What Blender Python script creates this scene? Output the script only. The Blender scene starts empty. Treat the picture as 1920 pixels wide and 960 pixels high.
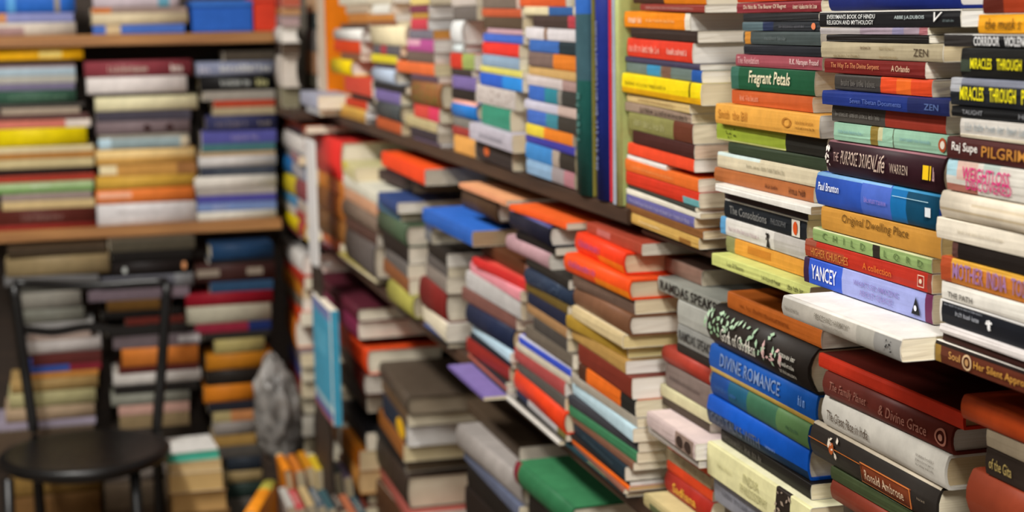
import bpy, bmesh, math, random
from mathutils import Vector, Matrix
random.seed(7)
SC = bpy.context.scene
COL = SC.collection
# ------------------------------------------------------------------ camera
F = 3000.0
HC = 1.54                                   # camera height above the floor
Yc = Vector((-840, 430, -F)).normalized()   # shelf direction seen from the camera
Xc = Vector((11043, 644, -F)).normalized()
Xc = (Xc - Yc * Xc.dot(Yc)).normalized()
Zc = Xc.cross(Yc)
ROT = Matrix((Xc, Yc, Zc))                  # camera vector -> world vector
EYE = Vector((0, 0, HC))
cam = bpy.data.cameras.new('camera')
camo = bpy.data.objects.new('camera', cam)
COL.objects.link(camo)
camo.matrix_world = Matrix.Translation(EYE) @ ROT.to_4x4()
cam.sensor_width = 36
cam.lens = 36 * F / 1920
cam.clip_start = .05
cam.dof.use_dof = True
cam.dof.focus_distance = 1.36
cam.dof.aperture_fstop = 6.3
SC.camera = camo
def ray(x, y): return ROT @ Vector((x - 960, 480 - y, -F))
def on_x(x, y, X):
    d = ray(x, y); return EYE + d * (X / d.x)
def on_y(x, y, Y):
    d = ray(x, y); return EYE + d * (Y / d.y)
def on_z(x, y, Z):
    d = ray(x, y); return EYE + d * ((Z - HC) / d.z)
# ------------------------------------------------------------------ materials
def lin(h):
    h = h.lstrip('#'); v = [int(h[i:i+2], 16) / 255 for i in (0, 2, 4)]
    return tuple(c / 12.92 if c <= .04045 else ((c + .055) / 1.055) ** 2.4 for c in v) + (1,)
MATS = {}
def mat(h, rough=.5, worn=.15, scale=34, spec=.12):
    key = (h, rough, worn, scale)
    if key in MATS: return MATS[key]
    m = bpy.data.materials.new('cover_' + h.strip('#')); m.use_nodes = True
    nt = m.node_tree; b = nt.nodes['Principled BSDF']
    c = lin(h)
    tc = nt.nodes.new('ShaderNodeTexCoord')
    n = nt.nodes.new('ShaderNodeTexNoise'); n.inputs['Scale'].default_value = scale; n.inputs['Detail'].default_value = 6
    n.inputs['Roughness'].default_value = .7
    nt.links.new(tc.outputs['Object'], n.inputs['Vector'])
    r = nt.nodes.new('ShaderNodeValToRGB')
    k = 1 - worn * 1.3
    r.color_ramp.elements[0].position = .3; r.color_ramp.elements[1].position = .72
    r.color_ramp.elements[0].color = (c[0]*k, c[1]*k, c[2]*k, 1)
    w = worn * .45
    r.color_ramp.elements[1].color = tuple(min(1, x*(1+worn*.35) + w*.02) for x in c[:3]) + (1,)
    nt.links.new(n.outputs['Fac'], r.inputs['Fac'])
    nt.links.new(r.outputs['Color'], b.inputs['Base Color'])
    b.inputs['Roughness'].default_value = rough
    b.inputs['Specular IOR Level'].default_value = spec
    MATS[key] = m
    return m
def page_mat(h):
    key = ('pg', h)
    if key in MATS: return MATS[key]
    m = bpy.data.materials.new('paper_' + h.strip('#')); m.use_nodes = True
    nt = m.node_tree; b = nt.nodes['Principled BSDF']; c = lin(h)
    tc = nt.nodes.new('ShaderNodeTexCoord')
    mp = nt.nodes.new('ShaderNodeMapping'); mp.inputs['Scale'].default_value = (9, 9, 900)
    n = nt.nodes.new('ShaderNodeTexNoise'); n.inputs['Scale'].default_value = 1; n.inputs['Detail'].default_value = 2
    nt.links.new(tc.outputs['Object'], mp.inputs['Vector']); nt.links.new(mp.outputs['Vector'], n.inputs['Vector'])
    n2 = nt.nodes.new('ShaderNodeTexNoise'); n2.inputs['Scale'].default_value = 22
    nt.links.new(tc.outputs['Object'], n2.inputs['Vector'])
    ad = nt.nodes.new('ShaderNodeMath'); ad.operation = 'MULTIPLY_ADD'; ad.inputs[1].default_value = .5
    nt.links.new(n2.outputs['Fac'], ad.inputs[0]); nt.links.new(n.outputs['Fac'], ad.inputs[2])
    r = nt.nodes.new('ShaderNodeValToRGB')
    r.color_ramp.elements[0].position = .45; r.color_ramp.elements[1].position = .9
    r.color_ramp.elements[0].color = (c[0]*.88, c[1]*.85, c[2]*.8, 1); r.color_ramp.elements[1].color = c
    nt.links.new(ad.outputs[0], r.inputs['Fac']); nt.links.new(r.outputs['Color'], b.inputs['Base Color'])
    b.inputs['Roughness'].default_value = .9; b.inputs['Specular IOR Level'].default_value = .1
    MATS[key] = m
    return m
def wood_mat(name, a, bcol, rough=.5, sc=(2, 30, 30)):
    m = bpy.data.materials.new(name); m.use_nodes = True
    nt = m.node_tree; b = nt.nodes['Principled BSDF']
    tc = nt.nodes.new('ShaderNodeTexCoord'); mp = nt.nodes.new('ShaderNodeMapping'); mp.inputs['Scale'].default_value = sc
    n = nt.nodes.new('ShaderNodeTexNoise'); n.inputs['Scale'].default_value = 2; n.inputs['Detail'].default_value = 7
    nt.links.new(tc.outputs['Object'], mp.inputs['Vector']); nt.links.new(mp.outputs['Vector'], n.inputs['Vector'])
    r = nt.nodes.new('ShaderNodeValToRGB'); r.color_ramp.elements[0].position = .3; r.color_ramp.elements[1].position = .7
    r.color_ramp.elements[0].color = lin(a); r.color_ramp.elements[1].color = lin(bcol)
    nt.links.new(n.outputs['Fac'], r.inputs['Fac']); nt.links.new(r.outputs['Color'], b.inputs['Base Color'])
    b.inputs['Roughness'].default_value = rough
    return m
# ------------------------------------------------------------------ objects
def link_mesh(name, bm, mats, parent=None):
    me = bpy.data.meshes.new(name); bm.normal_update(); bm.to_mesh(me); bm.free()
    for m in mats: me.materials.append(m)
    o = bpy.data.objects.new(name, me); COL.objects.link(o)
    if parent: o.parent = parent
    return o
def empty(name, M=None):
    o = bpy.data.objects.new(name, None); o.empty_display_size = .03; COL.objects.link(o)
    if M is not None: o.matrix_world = M
    return o
LABELS = {}
def tag(o, label, cat, group=None):
    n = len(label.replace(',', '').split())
    if not 4 <= n <= 16: print('LABEL LENGTH', n, label)
    if label in LABELS: print('LABEL TWICE', label)
    LABELS[label] = 1
    o['label'] = label; o['category'] = cat
    if group: o['group'] = group
    return o
def box(bm, lo, hi, mi=0, bev=0.0):
    r = bmesh.ops.create_cube(bm, size=1)
    lo, hi = Vector(lo), Vector(hi)
    for v in r['verts']: v.co = Vector([lo[i] + (v.co[i] + .5) * (hi[i] - lo[i]) for i in range(3)])
    fs = {f for v in r['verts'] for f in v.link_faces}
    for f in fs: f.material_index = mi
    if bev:
        es = {e for v in r['verts'] for e in v.link_edges}
        bmesh.ops.bevel(bm, geom=list(es), offset=bev, segments=2, affect='EDGES', material=mi)
def tube(bm, pts, rad, n=12, closed=False, mi=0):
    pts = [Vector(p) for p in pts]; rings = []
    for i, p in enumerate(pts):
        a = pts[i-1] if (i or closed) else p; c = pts[(i+1) % len(pts)] if (i < len(pts)-1 or closed) else p
        t = (c - a).normalized(); u = t.cross(Vector((0, 0, 1)))
        if u.length < .05: u = t.cross(Vector((0, 1, 0)))
        u.normalize(); w = t.cross(u)
        rr = rad[i] if isinstance(rad, (list, tuple)) else rad
        rings.append([bm.verts.new(p + (u * math.cos(2*math.pi*k/n) + w * math.sin(2*math.pi*k/n)) * rr) for k in range(n)])
    for i in range(len(rings) - (0 if closed else 1)):
        A, B = rings[i], rings[(i+1) % len(rings)]
        for k in range(n):
            f = bm.faces.new((A[k], A[(k+1) % n], B[(k+1) % n], B[k])); f.smooth = True; f.material_index = mi
    if not closed:
        bm.faces.new(rings[0][::-1]); bm.faces.new(rings[-1])
    bmesh.ops.recalc_face_normals(bm, faces=bm.faces[:])
# ------------------------------------------------------------------ a book
# local frame of a book: x along the spine 0..L, y from the spine into the book 0..W, z thickness 0..T
def cuts(vals):
    out = []
    for v in sorted(vals):
        if not out or v - out[-1] > 1e-4: out.append(v)
    return out
def spine_y(v, T, bulge):
    return -bulge * (1 - (2*v - 1) ** 2)
def cover_mesh(L, W, T, hard, base, top, bot, patches, bulge, inner, rnd):
    """patches: (u0,u1,v0,v1,hex) on the spine; the sheet runs fore edge - bottom - spine - top - fore edge"""
    t = min(.0026 if hard else .0007, T * .2)
    r = min(.0016, T * .22)
    us = cuts([0, .5, 1] + [p[0] for p in patches] + [p[1] for p in patches])
    vs = cuts([.04, .2, .4, .6, .8, .96] + [min(.96, max(.04, p[2])) for p in patches] + [min(.96, max(.04, p[3])) for p in patches])
    prof = [(W, 0, None), (W * .5, 0, None), (r * 2, 0, None), (r * .3, T * .012, .02)]
    prof += [(spine_y(v, T, bulge), v * T, v) for v in vs]
    prof += [(r * .3, T * .988, .98), (r * 2, T, None), (W * .5, T, None), (W, T, None)]
    n = len(prof)
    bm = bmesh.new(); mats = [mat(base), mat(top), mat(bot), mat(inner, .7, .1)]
    idx = {base: 0}
    def mi(h):
        if h not in idx: idx[h] = len(mats); mats.append(mat(h))
        return idx[h]
    inn = []
    for i, (y, z, v) in enumerate(prof):     # offset inwards by t
        if i < 3: inn.append((y, t))
        elif i >= n - 3: inn.append((y, T - t))
        else: inn.append((max(y, spine_y(v, T, bulge)) + t, min(T - t, max(t, z))))
    wob = [[(rnd.random() - .5) * .0005 for _ in prof] for _ in us]
    O = [[bm.verts.new((u * L, y + wob[a][i], z)) for i, (y, z, v) in enumerate(prof)] for a, u in enumerate(us)]
    I = [[bm.verts.new((u * L, y, z)) for (y, z) in inn] for u in us]
    for a in range(len(us) - 1):
        um = (us[a] + us[a+1]) / 2
        for i in range(n - 1):
            f = bm.faces.new((O[a][i], O[a][i+1], O[a+1][i+1], O[a+1][i]))
            v0, v1 = prof[i][2], prof[i+1][2]
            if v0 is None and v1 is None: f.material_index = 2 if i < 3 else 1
            else:
                vm = ((v0 if v0 is not None else (0 if i < 4 else 1)) + (v1 if v1 is not None else 1)) / 2
                h = base
                for p in patches:
                    if p[0] <= um <= p[1] and p[2] - .03 <= vm <= p[3] + .03: h = p[4]
                f.material_index = mi(h); f.smooth = bulge > .0015
            g = bm.faces.new((I[a][i], I[a+1][i], I[a+1][i+1], I[a][i+1])); g.material_index = 3
    for a, s in ((0, 1), (len(us) - 1, -1)):
        for i in range(n - 1):
            q = (O[a][i], I[a][i], I[a][i+1], O[a][i+1])
            f = bm.faces.new(q if s > 0 else q[::-1]); f.material_index = 0 if hard else 3
    for i in (0, n - 1):
        for a in range(len(us) - 1):
            f = bm.faces.new((O[a][i], O[a+1][i], I[a+1][i], I[a][i])); f.material_index = 0 if hard else 3
    bmesh.ops.recalc_face_normals(bm, faces=bm.faces[:])
    return bm, mats, t
def pages_mesh(L, W, T, hard, t, bulge, rnd):
    m = .0035 if hard else .0006
    m = min(m, L * .03)
    bm = bmesh.new()
    nz, ny, nx = 5, 6, 2
    z0, z1 = t * 1.02, T - t * 1.02
    conc = min(.006, T * .2) if hard else .0012
    V = {}
    skew = (rnd.random() - .5) * .0016
    for a in range(nx):
        for j in range(ny + 1):
            for k in range(nz + 1):
                fz = k / nz; z = z0 + (z1 - z0) * fz
                ye = W - m * 1.2 - conc * (1 - (2*fz - 1) ** 2)
                ys = t * 1.3 + (spine_y(min(.95, max(.05, fz)), T, bulge) * .8 if bulge else 0)
                y = ys + (ye - ys) * j / ny
                dx = (rnd.random() - .5) * (.0006 if hard else .0007) + skew * (fz - .5)
                V[a, j, k] = bm.verts.new((m + (L - 2*m) * a + dx, y, z))
    def q(*k):
        f = bm.faces.new([V[x] for x in k]); f.smooth = False
    for j in range(ny):
        for k in range(nz):
            q((0, j, k), (0, j, k+1), (0, j+1, k+1), (0, j+1, k)); q((1, j, k), (1, j+1, k), (1, j+1, k+1), (1, j, k+1))
        q((0, j, 0), (0, j+1, 0), (1, j+1, 0), (1, j, 0)); q((0, j, nz), (1, j, nz), (1, j+1, nz), (0, j+1, nz))
    for k in range(nz):
        q((0, 0, k), (1, 0, k), (1, 0, k+1), (0, 0, k+1)); q((0, ny, k), (0, ny, k+1), (1, ny, k+1), (1, ny, k))
    bmesh.ops.recalc_face_normals(bm, faces=bm.faces[:])
    return bm
def flat_text(s, shear=0.0, bold=0.0):
    cu = bpy.data.curves.new('lettering', 'FONT'); cu.body = s; cu.resolution_u = 2; cu.shear = shear; cu.offset = bold
    o = bpy.data.objects.new('lettering', cu); COL.objects.link(o)
    dg = bpy.context.evaluated_depsgraph_get(); dg.update()
    me = bpy.data.meshes.new_from_object(o.evaluated_get(dg))
    bpy.data.objects.remove(o); bpy.data.curves.remove(cu)
    return me
def lettering(items, marks, L, T, bulge, parent, rnd):
    LIFT[0] = .0006
    for it in items:
        LIFT[0] += .00012
        lettering_one([it], [], L, T, bulge, parent, rnd, 'spine_emblem' if it[0][0] == '@' else 'spine_lettering')
    for mk in marks: lettering_one([], [mk], L, T, bulge, parent, rnd, 'spine_lettering')
def lettering_one(items, marks, L, T, bulge, parent, rnd, name):
    """items: (string,u0,u1,v0,v1,hex[,shear]); marks: unreadable lettering (u0,u1,v0,v1,hex); emblems: ('@ring'...)"""
    bm = bmesh.new(); mats = []; idx = {}
    def mi(h):
        if h not in idx: idx[h] = len(mats); mats.append(mat(h, .5, .05))
        return idx[h]
    def place(x, z):
        v = min(1, max(0, z / T))
        return Vector((x, spine_y(v, T, bulge) - LIFT[0] - bulge * .14, z))
    for it in items:
        s, u0, u1, v0, v1, h = it[:6]
        k = mi(h)
        if s.startswith('@'):
            cx, cz, rx, rz = (u0+u1)/2*L, (v0+v1)/2*T, (u1-u0)/2*L, (v1-v0)/2*T
            if s == '@disc' or s == '@ring':
                N = 24
                o = [bm.verts.new(place(cx + rx*math.cos(2*math.pi*i/N), cz + rz*math.sin(2*math.pi*i/N))) for i in range(N)]
                if s == '@disc': f = bm.faces.new(o); f.material_index = k
                else:
                    n_ = [bm.verts.new(place(cx + .74*rx*math.cos(2*math.pi*i/N), cz + .74*rz*math.sin(2*math.pi*i/N))) for i in range(N)]
                    for i in range(N):
                        f = bm.faces.new((o[i], o[(i+1) % N], n_[(i+1) % N], n_[i])); f.material_index = k
            elif s == '@tri':
                f = bm.faces.new([bm.verts.new(place(*p)) for p in ((u0*L, v0*T), (u1*L, v0*T), (cx, v1*T))]); f.material_index = k
            elif s == '@rect':
                f = bm.faces.new([bm.verts.new(place(*p)) for p in ((u0*L, v0*T), (u1*L, v0*T), (u1*L, v1*T), (u0*L, v1*T))]); f.material_index = k
            elif s == '@frame':
                w = min(rx, rz) * .12
                P = [(u0*L, v0*T), (u1*L, v0*T), (u1*L, v1*T), (u0*L, v1*T)]
                Q = [(u0*L+w, v0*T+w), (u1*L-w, v0*T+w), (u1*L-w, v1*T-w), (u0*L+w, v1*T-w)]
                P = [bm.verts.new(place(*p)) for p in P]; Q = [bm.verts.new(place(*p)) for p in Q]
                for i in range(4):
                    f = bm.faces.new((P[i], P[(i+1) % 4], Q[(i+1) % 4], Q[i])); f.material_index = k
            elif s == '@splash':      # loose petal-like patches
                for _ in range(int(52 * (u1-u0) + 6)):
                    x = (u0 + (u1-u0)*rnd.random()) * L; z = (v0 + (v1-v0)*rnd.random()) * T
                    a = rnd.random()*6.3; l = T*(.06 + .1*rnd.random()); w = l*.45
                    pts = [(x+math.cos(a)*l, z+math.sin(a)*l*.8), (x-math.sin(a)*w, z+math.cos(a)*w*.8), (x-math.cos(a)*l*.7, z-math.sin(a)*l*.6), (x+math.sin(a)*w, z-math.cos(a)*w*.8)]
                    if all(.03*T < p[1] < .97*T for p in pts):
                        f = bm.faces.new([bm.verts.new(place(*p)) for p in pts]); f.material_index = k
            continue
        me = flat_text(s, it[6] if len(it) > 6 else 0, it[7] if len(it) > 7 else .003)
        if not me.vertices: continue
        xs = [v.co.x for v in me.vertices]; ys = [v.co.y for v in me.vertices]
        x0, x1, y0, y1 = min(xs), max(xs), min(ys), max(ys)
        vv = [bm.verts.new(place((u0 + (u1-u0)*(v.co.x-x0)/(x1-x0))*L, (v0 + (v1-v0)*(v.co.y-y0)/max(1e-6, y1-y0))*T)) for v in me.vertices]
        for p in me.polygons:
            try: f = bm.faces.new([vv[i] for i in p.vertices]); f.material_index = k
            except ValueError: pass
        bpy.data.meshes.remove(me)
    for (u0, u1, v0, v1, h) in marks:
        k = mi(h); x = u0 * L; hgt = (v1 - v0) * T; cw = hgt * .5; wl = 0
        while x < u1 * L - cw:
            wl += 1
            if wl > 3 and rnd.random() < .2: x += cw * .8; wl = 0; continue
            w = cw * (.6 + .4 * rnd.random())
            zt = v0*T + hgt * (1 if wl == 1 or rnd.random() < .25 else .72)
            rects = [(x, x + w*.28, v0*T, zt)]
            if rnd.random() < .75: rects.append((x + w*.6, x + w*.86, v0*T, v0*T + hgt*.7))
            zz = v0*T + hgt * rnd.choice((0, .3, .58)); rects.append((x, x + w*.86, zz, zz + hgt*.15))
            for (a, b, c, d) in rects:
                f = bm.faces.new([bm.verts.new(place(*p)) for p in ((a, c), (b, c), (b, d), (a, d))]); f.material_index = k
            x += cw * 1.12
    if not bm.faces: bm.free(); return None
    o = link_mesh(name, bm, mats, parent)
    return o
LIFT = [.0007]
KINDS = {'p': ('paperback_book', 'paperback'), 'h': ('hardback_book', 'hardback'), 'm': ('magazine', 'magazine')}
NB = [0]
def book(M, L, W, T, kind, base, label, group, op):
    NB[0] += 1
    rnd = random.Random(NB[0] * 31 + 5)
    hard = kind == 'h'
    root = empty(KINDS[kind][0], M)
    tag(root, label, 'book' if kind != 'm' else 'magazine', group)
    bulge = op.get('bulge', min(.006, T * .16) if hard else min(.0012, T*.05))
    top = op.get('top', base); bot = op.get('bot', top)
    bm, mats, t = cover_mesh(L, W, T, hard, base, top, bot, op.get('seg', []), bulge, op.get('inner', '#e2dccd' if not hard else base), rnd)
    link_mesh('cover', bm, mats, root)
    pg = op.get('pg') or rnd.choice(('#efe7d2', '#f1eadb', '#eae0c6', '#f3efe6', '#e6d8b8', '#f0e7d4'))
    link_mesh('pages', pages_mesh(L, W, T, hard, t, bulge, rnd), [page_mat(pg)], root)
    if op.get('t') or op.get('g'):
        lettering(op.get('t', []), op.get('g', []), L, T, bulge, root, rnd)
    return root
ORD = 'bottom first second third fourth fifth sixth seventh eighth ninth tenth eleventh twelfth thirteenth fourteenth fifteenth sixteenth seventeenth eighteenth nineteenth twentieth twenty-first twenty-second twenty-third twenty-fourth twenty-fifth twenty-sixth twenty-seventh twenty-eighth'.split()
def make_label(desc, kind, i, n, frm, phrase):
    a, _, b = desc.partition('+')
    s = a.strip() + ' ' + KINDS[kind][1] + ((' ' + b.strip()) if b else '')
    k = i + 1 if frm == 'top' else n - i
    if n == 1: return s + ' ' + phrase
    pos = {1: ('topmost' if frm == 'top' else 'lowest')}.get(k, ORD[k] + ' from ' + frm)
    return s + ', ' + pos + ' in ' + phrase
AUTO = {'w': '#d8d4c8', 'k': '#1a1614'}
def horizon(x): return 50 - .018 * (x - 120)
def slope(x, y): return (y - horizon(x)) / (x - 120)
def stack(X, xref, ybot, phrase, group, rows, frm='top', base=None, tilt=0.0, face='x', messy=1.6, **KW):
    """a pile of lying books; rows from the top: (y of its top edge at xref, x left, x right, colour, kind, description, options)"""
    zs = []
    for r in list(rows) + [(ybot,)]:
        zs.append((on_x if face == 'x' else on_y)(xref, r[0], X).z)
    if base is not None:
        zs[-1] = base
        BASES.append((phrase, zs[-1]))
        for i in range(len(zs) - 2, -1, -1):
            if zs[i] < zs[i+1] + .005: zs[i] = zs[i+1] + .006
    for i, r in enumerate(rows):
        y0, xl, xr, h, kind, desc = r[:6]
        op = r[6] if len(r) > 6 else {}
        y1 = rows[i+1][0] if i + 1 < len(rows) else ybot
        ym = (y0 + y1) / 2
        rnd = random.Random(hash((round(X*1000), xref, i)) & 0xffff)
        ztop, zbot = zs[i] - .0004, zs[i+1]
        T = ztop - zbot
        Xo = X + op.get('o', 0)
        lab = make_label(desc, kind, i, len(rows), frm, phrase)
        if face == 'x':
            s = slope(xref, ym)
            a = on_x(xl, ym + s * (xl - xref), Xo).y; b = on_x(xr, ym + s * (xr - xref), Xo).y
            W = op.get('W', min(.19, max(.105, (a - b) * .62)))
            W = min(W, .908 - Xo)
            yaw = op.get('yaw', (rnd.random() - .5) * messy)
            a = min(a, 4.83)
            if 'amax' in KW: a = min(a, KW['amax'])
            QUEUE.append(dict(a=a, b=b, x=Xo, W=W, z0=zbot, z1=ztop, yaw=yaw, tilt=tilt, args=(T, kind, h, lab, group, op), tag=phrase))
        else:
            a = on_y(xl, ym, Xo).x; b = on_y(xr, ym, Xo).x
            L = b - a
            W = op.get('W', min(.2, max(.12, L * .66)))
            yaw = op.get('yaw', (rnd.random() - .5) * 2)
            Mx = Matrix.Translation(((a + b) / 2, Xo, zbot)) @ Matrix.Rotation(math.radians(yaw), 4, 'Z') @ Matrix.Translation((-L/2, 0, 0))
            book(Mx, L, W, T, kind, h, lab, group, op)
    return zs[-1], rows[-1]
QUEUE = []
def build_queue():
    """lay the queued piles of the right wall from near to far, each book ending where a nearer pile begins"""
    QUEUE.sort(key=lambda q: q['b'])
    done = []
    for q in QUEUE:
        b = q['b']
        for d in done:
            if d['tag'] != q['tag'] and d['z0'] < q['z1'] and q['z0'] < d['z1'] and d['x'] < q['x'] + q['W'] and q['x'] < d['x'] + d['W'] and d['a'] > b and d['b'] < q['a']:
                b = max(b, d['a'] + .003)
        if q['a'] - b < .06: b = q['a'] - .06
        q['b'] = b; L = q['a'] - b; done.append(q)
        Mx = Matrix.Translation((q['x'], (q['a'] + b) / 2, q['z0'] + abs(math.sin(math.radians(q['tilt']))) * .17)) @ Matrix.Rotation(math.radians(q['tilt']), 4, 'X') @ Matrix.Rotation(math.radians(-90 + q['yaw']), 4, 'Z') @ Matrix.Translation((-L/2, 0, 0))
        T, kind, h, lab, group, op = q['args']
        book(Mx, L, q['W'], T, kind, h, lab, group, op)
def plinth(X, xl, xr, ztop, face='x', ym=1000, depth=.17, z0=0.0):
    bm = bmesh.new()
    if face == 'x':
        a = on_x(xl, ym, X).y; b = on_x(xr, ym, X).y
        lo, hi = (X + .004, min(a, b), z0), (X + depth, max(a, b), ztop)
    else:
        a = on_y(xl, ym, X).x; b = on_y(xr, ym, X).x
        lo, hi = (a, X + .004, z0), (b, X + depth, ztop)
    box(bm, lo, hi, 0, .004)
    PL[0] += 1
    o = link_mesh('trim_%d' % PL[0], bm, [WOOD_DARK]); o['kind'] = 'structure'
    return o
PL = [0]
BASES = []
WOOD_DARK = wood_mat('dark_plinth_wood', '#2a2019', '#3d2e22', .6)
# ================================================================== right wall, upper shelf (counted from the board up)
ZB = HC - .2575                        # near part of the shelf
ZF = HC - .2340                        # its far part sits a little higher
GU = 'books piled on the right wall shelf'
W_ = '#e8e4dc'
# ---- stack right of standing books
stack(.662, 1240, 446, 'stack right of standing books', GU, [
 (-22, 1190, 1323, '#e07f14', 'p', 'orange+with dark far half', {'seg': [(0, .45, 0, 1, '#4a2f24')]}),
 (14, 1200, 1323, '#93392f', 'p', 'thin maroon', {'g': [(.1, .85, .3, .7, '#c99a90')]}),
 (28, 1160, 1293, '#f08a14', 'p', 'orange+with white near end', {'seg': [(.93, 1, 0, 1, '#e9e2d2')], 'g': [(.08, .3, .3, .7, '#fbe6c8'), (.36, .8, .4, .62, '#f6c27c')], 'pg': '#f4f2ec'}),
 (60, 1185, 1307, '#3a2c27', 'p', 'dark brown', {'pg': '#f0ece2'}),
 (81, 1177, 1300, '#e23e28', 'p', 'red+with white lettering', {'g': [(.04, .55, .3, .7, '#f3b6a4'), (.64, .94, .34, .66, '#f3c6b8')], 'pg': '#f4f2ec'}),
 (118, 1173, 1312, '#47415a', 'p', 'thin dark purple', {}),
 (129, 1173, 1318, '#6a7a74', 'p', 'grey green+with blue near end', {'seg': [(.3, .48, 0, 1, '#3d8fb8'), (.5, .62, 0, 1, '#7a5a4a'), (.88, 1, 0, 1, '#2256a4')], 'pg': '#efece6'}),
 (151, 1162, 1315, '#f5d80a', 'p', 'bright yellow', {'seg': [(0, 1, 0, .3, '#e2a80c'), (.86, .88, .3, 1, '#5a4a08')], 'g': [(.05, .6, .45, .68, '#8f7a10')], 'o': -.004}),
 (190, 1170, 1296, '#d6bb80', 'p', 'thin tan+with faint lettering', {'g': [(.2, .8, .3, .7, '#a98a58')], 'pg': '#e9ddc0'}),
 (208, 1172, 1295, '#9c8674', 'p', 'grey brown+with dark lettering', {'g': [(.25, .95, .2, .8, '#4a3a32')], 'pg': '#e9dcc0'}),
 (226, 1180, 1300, '#8b8850', 'p', 'olive+with brown near end', {'seg': [(.72, 1, 0, 1, '#6a3826')], 'g': [(.1, .6, .3, .7, '#b8b480')], 'pg': '#e9dfc4'}),
 (262, 1187, 1303, '#47231f', 'p', 'dark maroon', {'pg': '#e6cdb8'}),
 (288, 1178, 1302, '#ee4c2a', 'p', 'red orange', {'pg': '#f2efe9'}),
 (313, 1166, 1250, '#e9e4de', 'p', 'short thin white', {'W': .1}),
 (321, 1166, 1308, '#e66f2a', 'p', 'mid orange', {'g': [(.1, .7, .35, .65, '#f2a05c')], 'pg': '#eee6d6'}),
 (345, 1166, 1311, '#d0361f', 'p', 'red+with teal near corner', {'seg': [(.8, 1, 0, .5, '#6fb0b4')], 'pg': '#eee2cc'}),
 (372, 1176, 1306, '#3d3f38', 'p', 'very thin dark grey', {}),
 (380, 1168, 1312, '#ece6d4', 'p', 'thin cream', {}),
 (391, 1168, 1302, '#66629c', 'p', 'violet blue', {'g': [(.05, .95, .25, .75, '#a8a4c8')], 'pg': '#ead9ba'}),
 (410, 1175, 1318, '#84562e', 'p', 'brown', {'pg': '#e8d6b4'}),
 (425, 1168, 1310, '#caa256', 'p', 'ochre+with worn spine', {'g': [(.2, .5, .4, .6, '#f0e4c0')], 'seg': [(.75, .9, 0, .5, '#9a6a30')], 'pg': '#e9d9b6'}),
], frm='bottom', base=ZB, tilt=1.2, amax=on_x(1165, 395, .655).y - .001)
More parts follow.
